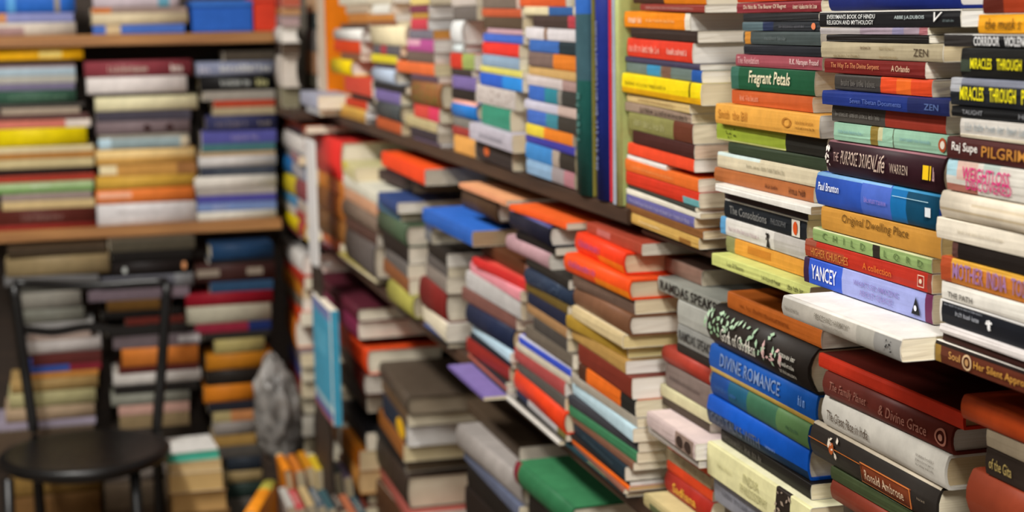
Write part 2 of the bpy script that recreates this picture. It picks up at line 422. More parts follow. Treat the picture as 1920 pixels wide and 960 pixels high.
# ---- green title stack
stack(.655, 1440, 520, 'stack with Fragrant Petals', GU, [
 (-22, 1382, 1545, '#cf431c', 'p', 'red orange', {}),
 (3, 1380, 1543, '#8c3038', 'p', 'maroon+with cream lettering', {'t': [('Do Not Be The Bearer Of Regret', .1, .62, .28, .78, '#e8d2ba')], 'g': [(.7, .97, .3, .7, '#e8d2ba')]}),
 (24, 1395, 1535, '#2c2c2e', 'p', 'thin black', {}),
 (40, 1394, 1538, '#2e3136', 'p', 'black+with flame mark near end', {'seg': [(0, .28, 0, 1, '#566a70'), (.28, .42, 0, 1, '#263050')], 't': [('@disc', .9, .95, .15, .85, '#e8855a')], 'g': [(.5, .82, .35, .65, '#6a6a70')]}),
 (58, 1394, 1541, '#465050', 'p', 'slate+with orange far strip', {'seg': [(.02, .1, 0, 1, '#cf8a34')], 'g': [(.3, .6, .35, .65, '#6c7676')]}),
 (84, 1396, 1541, '#24262c', 'p', 'black navy', {}),
 (103, 1380, 1543, '#a04e58', 'p', 'dusty pink+with white lettering', {'t': [('The Revelation', .03, .3, .25, .8, '#e2b4b4'), ('R.K. Narayan Prasad', .66, .97, .25, .8, '#ecd0cc')]}),
 (127, 1373, 1528, '#1d5638', 'p', 'green Fragrant Petals', {'t': [('Fragrant Petals', .24, .74, .18, .86, '#ece2c0', .12, .012)], 'seg': [(0, .1, 0, 1, '#3a6a5a')], 'pg': '#efe8d6'}),
 (173, 1371, 1527, '#c65c2c', 'p', 'orange brown+with faint lettering', {'g': [(.12, .38, .3, .7, '#e6a080')], 'pg': '#f0e8da'}),
 (202, 1341, 1540, '#e6a648', 'p', 'amber+with seal near end', {'t': [('Smith  the Bill', .04, .34, .3, .75, '#bd8030'), ('@ring', .68, .76, .3, .75, '#b57a2c')], 'g': [(.8, .96, .52, .68, '#a06c28'), (.8, .97, .3, .42, '#7a5020')], 'o': -.008, 'pg': '#f2eee6'}),
 (243, 1345, 1552, '#9aac38', 'p', 'lime green+with black near end', {'seg': [(.66, 1, 0, 1, '#25241f'), (0, .66, 0, .12, '#c8cc80')], 't': [('@splash', .1, .2, .2, .8, '#3a4418')]}),
 (278, 1366, 1552, '#35412e', 'p', 'dark green', {}),
 (301, 1347, 1537, '#d8ccae', 'p', 'tan+with grey lettering', {'g': [(.32, .7, .35, .62, '#a39a80')], 'seg': [(0, .45, .85, 1, '#cfe0dc')]}),
 (333, 1343, 1524, '#ad6638', 'p', 'brown orange+with dark lettering', {'g': [(.55, .68, .3, .6, '#5a2c18'), (.78, .94, .25, .7, '#4e2716')]}),
 (361, 1340, 1523, '#efece4', 'p', 'thin white', {'o': -.012}),
 (376, 1358, 1518, '#2e2127', 'p', 'black violet', {}),
 (393, 1358, 1516, '#1b2026', 'p', 'black+with orange oval', {'seg': [(0, 1, .93, 1, '#d8d4cc')], 't': [('The Consolations', .08, .55, .28, .72, '#8a8a88'), ('PHILOSOPHY', .6, .78, .35, .65, '#6e7072'), ('@rect', .84, .93, .06, .9, '#ded8cc'), ('@disc', .862, .908, .14, .82, '#d9531e')]}),
 (430, 1350, 1513, '#d9d5ce', 'p', 'white+with small dark figure', {'seg': [(0, .07, 0, 1, '#5b9ccb'), (.66, 1, 0, 1, '#bdb8b2')], 't': [('@splash', .57, .63, .05, .95, '#241f1c'), ('@disc', .585, .615, .55, .85, '#241f1c'), ('@tri', .58, .62, .08, .7, '#241f1c')], 'g': [(.12, .5, .35, .6, '#b49ca4')]}),
 (466, 1362, 1510, '#d8963a', 'p', 'amber orange+with olive far end', {'seg': [(0, .12, 0, 1, '#8a8a5a'), (.3, .6, .3, .8, '#c07a28')]}),
 (497, 1335, 1520, '#c9ce7a', 'p', 'jutting pale yellow green', {'t': [('Lady Of Benares', .18, .36, .3, .75, '#6d7040')], 'g': [(.55, .74, .3, .66, '#3e4020'), (.8, .96, .3, .7, '#4a4c28')], 'o': -.018}),
], frm='bottom', base=ZB)
# ---- stack ending with the protruding white book
stack(.630, 1640, 572, 'stack with the YANCEY book', GU, [
 (-26, 1558, 1803, '#1c2c78', 'h', 'navy', {'pg': '#eeebe6'}),
 (19, 1537, 1803, '#18181b', 'p', 'black EVERYMAN\'S BOOK', {'seg': [(0, 1, .93, 1, '#e6e2da')], 't': [("EVERYMAN'S BOOK OF HINDU", .07, .44, .52, .8, '#e2e4e2', 0, .011), ('RELIGION AND MYTHOLOGY', .07, .43, .16, .44, '#e2e4e2', 0, .011), ('ABBE J.A.DUBOIS', .58, .78, .42, .68, '#c4d2d2'), ('V', .84, .895, .3, .85, '#f0f0ee', .4, .01)], 'g': [(.9, .97, .3, .45, '#7a8a8c')], 'pg': '#f0eeea'}),
 (54, 1537, 1741, '#a08f9c', 'p', 'thin mauve+with pale far end', {'seg': [(0, .4, 0, 1, '#b6b0b0'), (.93, 1, 0, 1, '#a8686e'), (.7, .8, 0, 1, '#8a84a4')]}),
 (69, 1548, 1745, '#191512', 'p', 'thin black', {}),  # black book added to stand in for a dark gap in the stack
 (79, 1540, 1770, '#b3a688', 'p', 'tan ZEN', {'t': [('ZEN', .79, .9, .28, .7, '#4a3a2a')], 'g': [(.36, .46, .6, .8, '#6a5238'), (.12, .36, .06, .3, '#877450'), (.52, .64, .6, .78, '#94845f'), (.52, .66, .1, .26, '#a08a62')], 'pg': '#d8c8a4'}),
 (112, 1545, 1738, '#77211d', 'p', 'maroon+with gold lettering', {'t': [('The Way To The Divine Serpent', .08, .58, .3, .75, '#cf8a5c'), ('A Orlando', .7, .87, .34, .72, '#dfc0a0')], 'pg': '#efe9dc'}),
 (142, 1567, 1748, '#3e3a36', 'p', 'dark grey+with orange near half', {'seg': [(.5, 1, 0, 1, '#e04a1e'), (.66, .8, .1, .9, '#ea6a20')], 'g': [(.08, .46, .3, .7, '#6d6862')], 'pg': '#ece0c4'}),
 (174, 1544, 1780, '#1d327c', 'p', 'navy blue+with pale lettering', {'t': [('Seven Tibetan Documents', .25, .66, .3, .62, '#5a70b4'), ('ZEN', .83, .93, .3, .68, '#5a70a4')], 'seg': [(.7, 1, 0, 1, '#1c2558')], 'o': -.008}),
 (203, 1563, 1773, '#4e4a45', 'p', 'grey+with dark red near half', {'seg': [(.5, 1, 0, 1, '#a23a2a')], 'g': [(.04, .46, .35, .66, '#85817a')]}),
 (236, 1567, 1776, '#98c2a8', 'p', 'mint green+with round emblem', {'seg': [(.35, .42, 0, 1, '#8a7434'), (.42, .46, .3, 1, '#c9c49a'), (.55, .56, 0, 1, '#5e6a54')], 't': [('@disc', .935, .995, .15, .85, '#b0502c'), ('@disc', .95, .985, .3, .7, '#eadfcf')], 'g': [(.05, .3, .45, .65, '#7aa4a8'), (.62, .88, .45, .64, '#7aa4ac')]}),
 (273, 1556, 1775, '#30151d', 'h', 'dark maroon PURPOSE DRIVEN', {'seg': [(0, 1, .95, 1, '#9a6a72')], 't': [('THE', .09, .14, .42, .68, '#b99a90'), ('PURPOSE DRIVEN', .16, .46, .36, .76, '#cbb4a4'), ('Life', .46, .56, .3, .8, '#cbb4a4', .4), ('WARREN', .6, .75, .36, .62, '#b9a494'), ('@rect', .87, .915, .34, .72, '#eec21c'), ('@rect', .925, .935, .34, .72, '#eec21c'), ('@splash', .015, .06, .25, .85, '#efe6dc')], 'g': [(.95, .99, .34, .7, '#c9a0a0')], 'pg': '#c8bca8'}),
 (340, 1537, 1764, '#2c55b8', 'h', 'thick blue Paul Brunton', {'seg': [(0, .63, .92, 1, '#7fb0e0'), (.64, 1, .9, 1, '#3a94c8'), (.4, .64, 0, .9, '#4a68c4'), (.64, .76, 0, .9, '#136fb0'), (.76, 1, 0, .9, '#0c4664')], 't': [('Paul Brunton', .035, .22, .48, .72, '#e8ecf4', 0, .011), ('1', .91, .95, .35, .6, '#dfe6ea', 0, .011), ('@rect', .66, .93, .73, .745, '#b8dce8')], 'g': [(.44, .62, .4, .56, '#8a7ac4')], 'bulge': .003}),
 (407, 1543, 1765, '#c88f3c', 'p', 'amber Original Dwelling Place', {'t': [('Original Dwelling Place', .2, .76, .42, .86, '#6a4a1c')], 'pg': '#e9d29c'}),
 (455, 1525, 1748, '#90aa6a', 'p', 'thin green+with black band', {'seg': [(.54, .6, 0, 1, '#2c2620'), (0, 1, .9, 1, '#c8cc9c')], 't': [('C   H   I   L   D', .1, .48, .3, .78, '#5a7040'), ('L   O   R   D', .64, .94, .24, .72, '#5a7040')], 'pg': '#e6cf9e'}),
 (483, 1511, 1748, '#b42e1e', 'p', 'red+with small white square', {'seg': [(0, .1, 0, 1, '#94503c'), (0, .34, 0, .7, '#a4452c'), (.97, 1, 0, 1, '#8a3a2c')], 't': [('HIGHER CHURCHES', .06, .38, .16, .62, '#c98440'), ('A collection', .5, .72, .26, .62, '#d8732c'), ('@frame', .91, .955, .22, .82, '#ead8c0'), ('@disc', .923, .943, .4, .64, '#e0c8b0')], 'pg': '#e4c79a'}),
 (519, 1511, 1748, '#9aa2da', 'p', 'lavender and blue YANCEY', {'seg': [(0, .045, 0, 1, '#3a2440'), (.045, .33, 0, 1, '#3459c6'), (.95, 1, 0, 1, '#6a2850')], 't': [('YANCEY', .075, .29, .25, .8, '#f0f0f6', 0, .011), ("WHAT'S SO AMAZING", .43, .77, .53, .73, '#8478b4'), ('ABOUT GRACE?', .48, .73, .2, .42, '#8a7cb8'), ('@tri', .865, .925, .18, .78, '#151518'), ('@disc', .885, .905, .3, .5, '#e4e4ee')], 'pg': '#eadfc8'}),
], frm='bottom', base=HC - .2388)
stack(.585, 1594, 640, 'jutting from shelf edge under the YANCEY book', GU, [
 (598, 1470, 1718, '#b9b3a8', 'p', 'thick white+titled PEACE AND HARMONY', {'seg': [(.66, .8, 0, 1, '#a8a49a'), (.8, 1, 0, 1, '#8e8c88'), (0, 1, .9, 1, '#dcd8d0')], 'top': '#e9e6e0', 't': [('PEACE AND HARMONY', .31, .61, .5, .75, '#7a7468'), ('@splash', .9, .94, .2, .8, '#1c1a1a')], 'g': [(.38, .56, .26, .42, '#958f84'), (.03, .16, .4, .62, '#958f84')], 'W': .15, 'yaw': .0, 'pg': '#ece4cc', 'bulge': .002}),
], frm='bottom', base=ZB)
# ---- stack at the right edge
stack(.612, 1850, 704, 'stack with the PILGRIM book', GU, [
 (-26, 1846, 2010, '#5c2014', 'p', 'dark red', {'seg': [(.25, .6, 0, 1, '#a03818')]}),
 (26, 1837, 2012, '#efa620', 'p', 'amber+titled the musk', {'t': [('the musk s', .09, .48, .22, .8, '#6a4a18', .2)]}),
 (63, 1772, 1995, '#151517', 'p', 'thin black+with bold white title', {'seg': [(0, 1, .9, 1, '#cfcdc8'), (0, .26, 0, .9, '#2c2826')], 't': [('CORRIDOR', .28, .5, .12, .82, '#eeeeee', 0, .014), ('VIOLENCE', .54, .76, .12, .82, '#eeeeee', 0, .014)]}),
 (89, 1803, 2000, '#151513', 'p', 'black MIRACLES', {'seg': [(0, .1, .2, .6, '#3c463a')], 't': [('MIRACLES', .11, .33, .3, .66, '#f2e61c', 0, .014), ('THROUGH', .38, .62, .3, .66, '#f2e61c', 0, .014), ('PRAYER', .67, .9, .3, .66, '#f2e61c', 0, .014)]}),
 (147, 1786, 2000, '#1d2026', 'p', 'silver edged black MIRACLES', {'seg': [(0, 1, .75, 1, '#7d8190'), (0, .1, .5, 1, '#a8aab0')], 't': [('MIRACLES', .1, .32, .22, .7, '#f2e61c', 0, .014), ('THROUGH', .37, .6, .22, .7, '#f2e61c', 0, .014), ('PRAYER', .65, .9, .22, .7, '#f2e61c', 0, .014)]}),
 (202, 1786, 2000, '#121315', 'p', 'thin black TAUGHT', {'t': [('TAUGHT', .11, .3, .3, .72, '#8a8c90'), ('HEALTH', .62, .86, .3, .72, '#8a8c90')], 'pg': '#e6dcb8'}),
 (224, 1802, 1998, '#cbc6be', 'p', 'pale grey+with faint lettering', {'g': [(.06, .9, .4, .8, '#9ea8ac')], 'seg': [(0, 1, 0, .18, '#e6dcc4')]}),
 (263, 1778, 1990, '#4a2220', 'p', 'brown PILGRIM', {'t': [('Raj Supe', .06, .3, .3, .8, '#f0ebe4', 0, .008), ('PILGRIM', .34, .73, .28, .76, '#c98a3c', 0, .005)]}),
 (307, 1776, 1988, '#d6d2c8', 'p', 'white marbled+with pink lettering', {'seg': [(0, .1, .5, 1, '#a8cdd8'), (.1, .3, .4, 1, '#d8b8aa'), (0, .3, 0, .25, '#a86a5a'), (.35, .5, .7, 1, '#b4c4bc')], 't': [('WEIGHTLOSS', .16, .6, .44, .84, '#d8317c', 0, .012), ('DISCOVERED', .2, .62, .14, .48, '#d8317c', 0, .012)]}),
 (370, 1767, 1985, '#d9ceba', 'p', 'thick cream+with crumpled spine', {'seg': [(0, 1, .3, .4, '#bfae90'), (.3, 1, .62, .7, '#c8b99e')], 'bulge': .003}),
 (424, 1760, 1980, '#e3dac8', 'p', 'cream+with faint lettering', {'g': [(.2, .6, .45, .62, '#c3b9a4')]}),
 (467, 1785, 1985, '#1c1512', 'p', 'black+with rounded edges', {'seg': [(0, .06, 0, 1, '#5a3a34')]}),
 (499, 1766, 1985, '#c6792e', 'p', 'orange MOTHER INDIA TODAY', {'seg': [(0, .1, 0, 1, '#ad4a26'), (.1, .9, .85, 1, '#d8a23c')], 't': [('MOTHER', .12, .4, .22, .86, '#9c74a4', 0, .011), ('INDIA', .43, .6, .22, .86, '#9c74a4', 0, .011), ('TODAY', .64, .86, .22, .86, '#94729c', 0, .011)]}),
 (549, 1765, 1985, '#e4e0d6', 'p', 'white THE PATH', {'t': [('THE PATH', .07, .3, .2, .52, '#4a443c', 0, .008)]}),
 (585, 1762, 1985, '#12151d', 'p', 'navy black+with small white feather', {'seg': [(0, .02, 0, 1, '#d8d4cc'), (0, 1, .92, 1, '#cfcdca')], 't': [('@splash', .44, .48, .3, .7, '#f0f0f0'), ('@disc', .45, .475, .3, .66, '#f0f0f0')], 'g': [(.16, .38, .48, .68, '#a8acb4'), (.05, .4, .8, .9, '#888c94')]}),
 (632, 1762, 1985, '#e2dbd8', 'p', 'thin white', {'o': -.003}),
 (650, 1768, 1985, '#3a1a15', 'p', 'dark maroon', {}),
 (667, 1757, 1985, '#5c2a1a', 'p', 'brown+with gold ringed emblem', {'seg': [(0, 1, .9, 1, '#e6e0d4'), (0, 1, .8, .9, '#1c1210'), (0, .05, 0, .8, '#9c7a34')], 't': [('Soul', .13, .23, .34, .68, '#cf9a54'), ('@ring', .25, .33, .1, .8, '#d4b48c'), ('@disc', .275, .305, .3, .6, '#b48a5a'), ('Her Silent Approach', .35, .84, .22, .64, '#cf9a44')]}),
], frm='bottom', base=ZB)
# ---- left of the standing books
stack(.660, 1040, 345, 'stack left of standing books', GU, [
 (-12, 975, 1062, '#d65c2c', 'p', 'orange red', {}),
 (15, 985, 1090, '#dccfa8', 'p', 'cream+with blue middle band', {'seg': [(.45, .86, 0, 1, '#34609c')]}),
 (32, 1000, 1094, '#473833', 'p', 'dark brown+with red near end', {'seg': [(.72, 1, 0, 1, '#b4404a')]}),
 (56, 987, 1088, '#d6d0d2', 'p', 'thick white+with brown middle line', {'seg': [(.36, .42, 0, 1, '#8a6a54')]}),
 (80, 993, 1090, '#3c68b0', 'p', 'blue+with black near half', {'seg': [(.6, 1, 0, 1, '#26343a')]}),
 (104, 993, 1088, '#77625a', 'p', 'grey brown+with orange near half', {'seg': [(.5, 1, 0, 1, '#dd7c28')]}),
 (133, 990, 1087, '#c9a266', 'p', 'sandy tan', {}),
 (150, 988, 1087, '#c9bdbb', 'p', 'pale pinkish grey', {'seg': [(.7, 1, 0, 1, '#a88a84')]}),
 (170, 993, 1085, '#3a66b8', 'p', 'teal blue+with black near end', {'seg': [(.34, .6, 0, 1, '#2c8090'), (.6, .68, 0, 1, '#8a867e'), (.68, 1, 0, 1, '#3a3935')]}),
 (199, 985, 1083, '#c2becd', 'p', 'pale lavender+with tan near end', {'seg': [(.65, 1, 0, 1, '#c2aaa0')]}),
 (218, 990, 1082, '#4268b8', 'p', 'mid blue+with dark near end', {'seg': [(.4, .64, 0, 1, '#3f8494'), (.64, 1, 0, 1, '#3d3832')]}),
 (246, 988, 1074, '#ddc63e', 'p', 'yellow and orange', {'seg': [(.4, 1, 0, 1, '#e27e26')]}),
 (269, 985, 1080, '#3c3996', 'p', 'thin violet', {}),
 (284, 988, 1078, '#3d82c2', 'p', 'sky blue+with black near end', {'seg': [(.56, .7, 0, 1, '#aa9a8c'), (.7, 1, 0, 1, '#36302a')]}),
 (316, 990, 1076, '#86a6c4', 'p', 'pale blue+with pink near end', {'seg': [(.55, .8, 0, 1, '#9a8f90'), (.8, 1, 0, 1, '#b07880')]}),
], frm='bottom', base=ZF, tilt=.8)
# ---- second stack left of standing books
stack(.655, 935, 306, 'second stack left of standing books', GU, [
 (-14, 906, 985, '#77695d', 'p', 'grey brown', {}),
 (19, 905, 982, '#bc5836', 'p', 'rust orange', {}),
 (35, 908, 985, '#584838', 'p', 'dark brown', {}),
 (57, 914, 988, '#c29ca6', 'p', 'thin pale pink', {}),
 (67, 908, 983, '#4668c0', 'p', 'blue+above a red one', {}),
 (83, 905, 975, '#e0382e', 'p', 'bright red', {'pg': '#eee4d0'}),
 (107, 905, 975, '#8ba2b8', 'p', 'blue grey', {}),
 (130, 900, 985, '#d3ca66', 'p', 'thin yellow', {}),
 (143, 900, 983, '#2e5cc0', 'p', 'deep blue', {'seg': [(.55, 1, 0, 1, '#2c88d8')]}),
 (168, 895, 966, '#c2b8b2', 'p', 'grey white', {'t': [('@splash', .05, .95, .1, .9, '#9a847c')]}),
 (204, 903, 959, '#38886e', 'p', 'green', {'pg': '#ece0c4'}),
 (243, 880, 962, '#b3adb7', 'p', 'jutting lavender grey', {'g': [(.25, .8, .35, .65, '#8a8690')], 'o': -.012}),
 (276, 893, 962, '#38302e', 'p', 'dark brown+with small orange mark', {'t': [('@disc', .25, .4, .3, .8, '#c05a2a')], 'pg': '#e6dac0'}),
], frm='bottom', base=ZF, tilt=.8)
# ---- blurred stacks further along
g = 'stack left of the green book\'s stack'
stack(.662, 870, 292, 'stack beside tall white page blocks', GU, [
 (-14, 848, 893, '#bfb4aa', 'p', 'pale grey', {}), (12, 850, 896, '#6a625c', 'p', 'dark grey', {}),
 (38, 850, 872, '#d8d8d6', 'h', 'thick white', {'pg': '#f2f4f2'}), (84, 850, 870, '#c8d0d0', 'h', 'pale blue grey', {'pg': '#dfe6e6'}),
 (100, 846, 890, '#c43726', 'p', 'red+with green near half', {'seg': [(.5, 1, 0, 1, '#96a45c')]}),
 (130, 846, 886, '#3f3632', 'p', 'dark brown', {}), (143, 848, 896, '#75649a', 'p', 'purple', {}),
 (168, 848, 892, '#2c2622', 'p', 'black', {}), (188, 850, 898, '#2d78c6', 'h', 'blue', {'seg': [(0, 1, .8, 1, '#e0a090')]}),
 (222, 850, 890, '#7a766e', 'p', 'mid grey', {}), (240, 850, 888, '#9a3a34', 'p', 'thin red', {}), (256, 852, 892, '#dc9e52', 'p', 'amber', {}),
], frm='bottom', base=ZF)
stack(.660, 805, 278, 'stack with white page blocks', GU, [
 (-20, 770, 806, '#dcc67a', 'p', 'pale yellow', {}), (8, 770, 803, '#7a3c4a', 'p', 'plum', {'pg': '#f0eef0'}), (24, 772, 804, '#b48a3c', 'p', 'ochre', {'pg': '#f2f0ee'}),
 (34, 772, 802, '#c0404c', 'p', 'crimson', {'pg': '#f2f2f0'}), (56, 768, 812, '#75707a', 'p', 'grey+above the magenta one', {'pg': '#d8a050'}),
 (74, 764, 815, '#b0508c', 'p', 'magenta', {'seg': [(0, .5, .5, 1, '#d09aac')], 'pg': '#eeeae6'}), (98, 764, 814, '#6c5a50', 'p', 'dull brown', {'pg': '#e8e8e2'}),
 (119, 744, 816, '#dd6c38', 'p', 'orange', {'pg': '#e8dcb4'}), (142, 772, 822, '#5c4652', 'p', 'dark mauve', {'pg': '#e6dcd8'}),
 (154, 775, 830, '#8a5a34', 'h', 'thick brown', {'t': [('@splash', .1, .9, .1, .9, '#6a8a3a')]}), (200, 776, 826, '#cc483c', 'p', 'coral red', {'seg': [(.6, 1, 0, 1, '#d43a5c')], 'pg': '#ece4cc'}),
 (226, 760, 822, '#b9a97e', 'p', 'khaki', {'t': [('@splash', .1, .9, .1, .9, '#8a9a6a')]}), (246, 770, 822, '#3a3238', 'p', 'black violet', {'pg': '#d4c8b4'}), (264, 776, 826, '#574858', 'p', 'dark purple', {'pg': '#e4e2e4'}),
], frm='bottom', base=ZF)
stack(.660, 735, 250, 'stack with the thick cream book', GU, [
 (-22, 690, 735, '#d2c8b0', 'p', 'pale tan', {}), (6, 698, 732, '#e0ddd2', 'p', 'white', {'pg': '#e8e4da'}), (26, 690, 740, '#c0803e', 'p', 'orange brown', {}),
 (40, 692, 745, '#8a5a40', 'p', 'brown', {}), (48, 697, 772, '#e4d6b0', 'h', 'thick cream', {'bulge': .004}), (86, 700, 752, '#5e5a5e', 'p', 'grey+with red patch', {'seg': [(.3, .5, 0, 1, '#a83a44')]}),
 (104, 698, 746, '#d9c82e', 'p', 'yellow', {}), (120, 704, 748, '#4a3c44', 'p', 'thin dark', {}), (130, 699, 755, '#adbacd', 'h', 'pale blue', {'bulge': .005}),
 (158, 700, 762, '#2a2828', 'p', 'black', {}), (172, 704, 752, '#75669a', 'p', 'violet grey', {}), (194, 708, 755, '#474a4a', 'h', 'thick charcoal', {}), (226, 706, 755, '#b4552c', 'p', 'rust', {'pg': '#dcc8a4'}),
], frm='bottom', base=ZF)
stack(.660, 668, 238, 'stack beside the orange upright panel', GU, [
 (-22, 634, 690, '#d9d2bc', 'p', 'ivory', {}), (8, 650, 700, '#b8a48c', 'p', 'beige', {}), (26, 654, 690, '#bd7c3a', 'p', 'orange brown', {}), (44, 640, 690, '#5e4a3c', 'p', 'dark brown', {}),
 (54, 628, 682, '#e6e4de', 'h', 'white', {'pg': '#ece8e0'}), (77, 628, 676, '#dd481a', 'p', 'vivid orange red', {'pg': '#eae4d8'}), (100, 640, 676, '#8a5a40', 'p', 'brown', {'pg': '#e8dcc8'}),
 (114, 622, 662, '#e9cb14', 'h', 'thick yellow', {}), (144, 645, 706, '#d54c38', 'p', 'coral red', {}), (176, 660, 700, '#33221e', 'p', 'black brown', {}),
 (186, 650, 688, '#cd3a1a', 'p', 'scarlet', {'pg': '#dedad4'}), (202, 640, 687, '#dfae50', 'p', 'gold', {'pg': '#e4e2e4'}), (217, 638, 685, '#b8893e', 'p', 'tan', {'pg': '#e4e4ea'}),
], frm='bottom', base=ZF)
stack(.572, 524, 186, 'far corner stack on shelf end', GU, [
 (-14, 518, 528, '#b04c3a', 'p', 'brick red', {'W': .052, 'pg': '#b8604c'}), (14, 518, 528, '#b8804c', 'p', 'tan orange', {'W': .052, 'pg': '#c49468'}), (28, 518, 528, '#a08a88', 'p', 'grey pink', {'W': .05, 'pg': '#b0989a'}), (50, 516, 528, '#dad6ce', 'h', 'white', {'W': .052, 'pg': '#efece6'}),
 (80, 518, 528, '#3c3028', 'p', 'dark brown', {'W': .05, 'pg': '#57483c'}), (103, 518, 528, '#c9c0b6', 'h', 'very thick pale grey', {'W': .052, 'pg': '#d8d0c6'}), (163, 519, 528, '#75705c', 'p', 'olive grey', {'W': .05, 'pg': '#8a846c'}),
], frm='bottom', base=ZF, messy=0)
stack(.664, 580, 206, 'short stack left of the orange panel', GU, [
 (-14, 574, 595, '#dab48c', 'p', 'peach', {}), (24, 575, 595, '#3e4c4c', 'p', 'dark teal', {}), (54, 573, 595, '#7c7672', 'p', 'grey', {}), (96, 574, 595, '#b88a68', 'p', 'salmon tan', {}), (138, 572, 595, '#5a5648', 'p', 'dark olive', {}),
 (163, 562, 630, '#b4b8cc', 'p', 'lavender white', {'o': -.06, 'W': .085}), (186, 575, 634, '#c2c4c8', 'p', 'silver grey', {'o': -.056, 'W': .085}),
], frm='bottom', base=ZF)
# ================================================================== right wall, piles below the shelf (counted from the top)
GL = 'books piled below the right wall shelf'
ZS = HC - .590                         # the second shelf, below
def low(X, xref, yb, phrase, rows, pl, z0=0.0, **k):
    k.setdefault('messy', 5 if xref < 1250 else 2)
    zb, last = stack(X, xref, yb, phrase, GL, rows, **k)
    if pl: plinth(X + .012, pl[0], pl[1], zb - .0005, z0=z0)
low(.660, 1640, 985, 'pile beside big blue books', [
 (704, 1538, 1806, '#c5321a', 'h', 'red+lying over maroon one', {'bulge': .001, 'top': '#4e150d', 'pg': '#c9b48c'}),  # top cover coloured dark to paint in the shade under the shelf
 (733, 1552, 1787, '#66281f', 'h', 'maroon+with round emblem', {'t': [('The Family Planet', .07, .38, .3, .72, '#9c6a5c', .2), ('& Divine Grace', .48, .84, .3, .7, '#9c6a5c', .2), ('@ring', .9, .98, .2, .82, '#b87a68'), ('@disc', .925, .955, .38, .62, '#c08a78')], 'pg': '#d8d6d2'}),
 (784, 1545, 1782, '#ccc8be', 'h', 'white Great Race in India', {'t': [('The Great Race in India', .06, .42, .3, .62, '#5a4a3c', .25)], 'g': [(.8, .94, .62, .7, '#6a6258'), (.8, .94, .48, .56, '#6a6258'), (.8, .94, .34, .42, '#6a6258')], 'pg': '#c8b490', 'bulge': .004}),
 (846, 1527, 1768, '#2a2521', 'h', 'black+with orange nameplate', {'seg': [(0, 1, .93, 1, '#b8ac98'), (.44, .82, .12, .62, '#7a3a20')], 't': [('@rect', 0, .44, .56, .58, '#c8702c'), ('@frame', .44, .82, .1, .64, '#c8743a'), ('Ronald Ambrose', .48, .78, .24, .5, '#d8bfa0'), ('@splash', .17, .25, .3, .85, '#e6dac8'), ('@disc', .185, .225, .4, .72, '#b05a2c')], 'g': [(.88, .94, .5, .56, '#8a7a68')]}),
 (918, 1560, 1755, '#3d482c', 'p', 'dark green', {}),
 (944, 1560, 1755, '#78301f', 'h', 'red brown', {'pg': '#d8d0c4'}),
], (1570, 1750), z0=ZS)
low(.645, 1880, 1000, 'pile at the lower right corner', [
 (766, 1810, 2030, '#c24a1a', 'h', 'orange+on tan grey book', {'top': '#a83c16'}),  # top cover darkened too, shade put into its colour
 (815, 1850, 2030, '#a3957e', 'p', 'tan grey', {}),
 (850, 1850, 2030, '#2b221c', 'p', 'black brown+with yellow lettering', {'t': [('of the Gita', .05, .3, .3, .7, '#b09a5c')]}),
 (903, 1823, 2030, '#883820', 'h', 'thick red brown', {}),
], (1835, 2020), z0=ZS)
low(.665, 1440, 1010, 'pile with big blue books', [
 (576, 1362, 1545, '#b65f20', 'p', 'orange brown', {'o': .0, 'g': [(.15, .7, .35, .65, '#8a4414')]}),
 (610, 1342, 1538, '#29231f', 'h', 'thick black floral', {'t': [('@splash', .0, .42, .5, .98, '#a8c4a4'), ('@splash', .42, .75, .35, .95, '#9ab898'), ('@splash', .6, .8, .4, .7, '#c8a4a0'), ('@splash', .0, .2, .3, .9, '#8fb08a'), ('Gods of Goddess', .18, .54, .3, .62, '#d8d4c8', .3)], 'g': [(.76, .92, .6, .7, '#c8c4b8'), (.76, .92, .42, .52, '#c8c4b8'), (.76, .92, .24, .34, '#c8c4b8')], 'bulge': .012}),
 (694, 1334, 1535, '#1557b0', 'h', 'big blue+with gold lower edge', {'seg': [(0, 1, .0, .14, '#e0bc60')], 't': [('DIVINE ROMANCE', .12, .7, .4, .84, '#7a90b8', 0, .011)], 'g': [(.86, .95, .45, .75, '#6a8cc0')], 'bulge': .003}),
 (752, 1335, 1522, '#14448a', 'h', 'dark blue and green', {'seg': [(.2, .4, 0, 1, '#1c5470'), (.4, .7, 0, 1, '#3c6a50'), (.7, 1, 0, 1, '#5c8050')], 'g': [(.06, .3, .4, .6, '#3a68a8'), (.8, .92, .4, .58, '#3c5c40')], 'bulge': .003}),
 (798, 1333, 1516, '#0f56c0', 'h', 'bright blue+with dark lower half', {'seg': [(0, .3, 0, .5, '#2a3c5a'), (.3, 1, 0, .3, '#1c3450')], 't': [('GOD TALKS WITH', .05, .56, .14, .5, '#5a6474', 0, .008)], 'g': [(.62, .72, .3, .42, '#7a9ad0')], 'bulge': .003}),
 (856, 1350, 1525, '#15110f', 'p', 'black+with grey lettering', {'g': [(.02, .5, .3, .8, '#55504a')]}),
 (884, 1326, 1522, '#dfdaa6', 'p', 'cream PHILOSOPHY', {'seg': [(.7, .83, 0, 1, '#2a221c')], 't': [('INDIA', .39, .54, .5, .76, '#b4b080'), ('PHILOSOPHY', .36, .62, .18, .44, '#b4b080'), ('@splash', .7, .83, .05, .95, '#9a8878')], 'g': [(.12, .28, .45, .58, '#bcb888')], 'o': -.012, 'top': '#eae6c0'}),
 (952, 1342, 1520, '#8a8b94', 'p', 'blue grey', {'g': [(.1, .5, .4, .6, '#6a6b74')]}),
], (1350, 1500), z0=ZS)
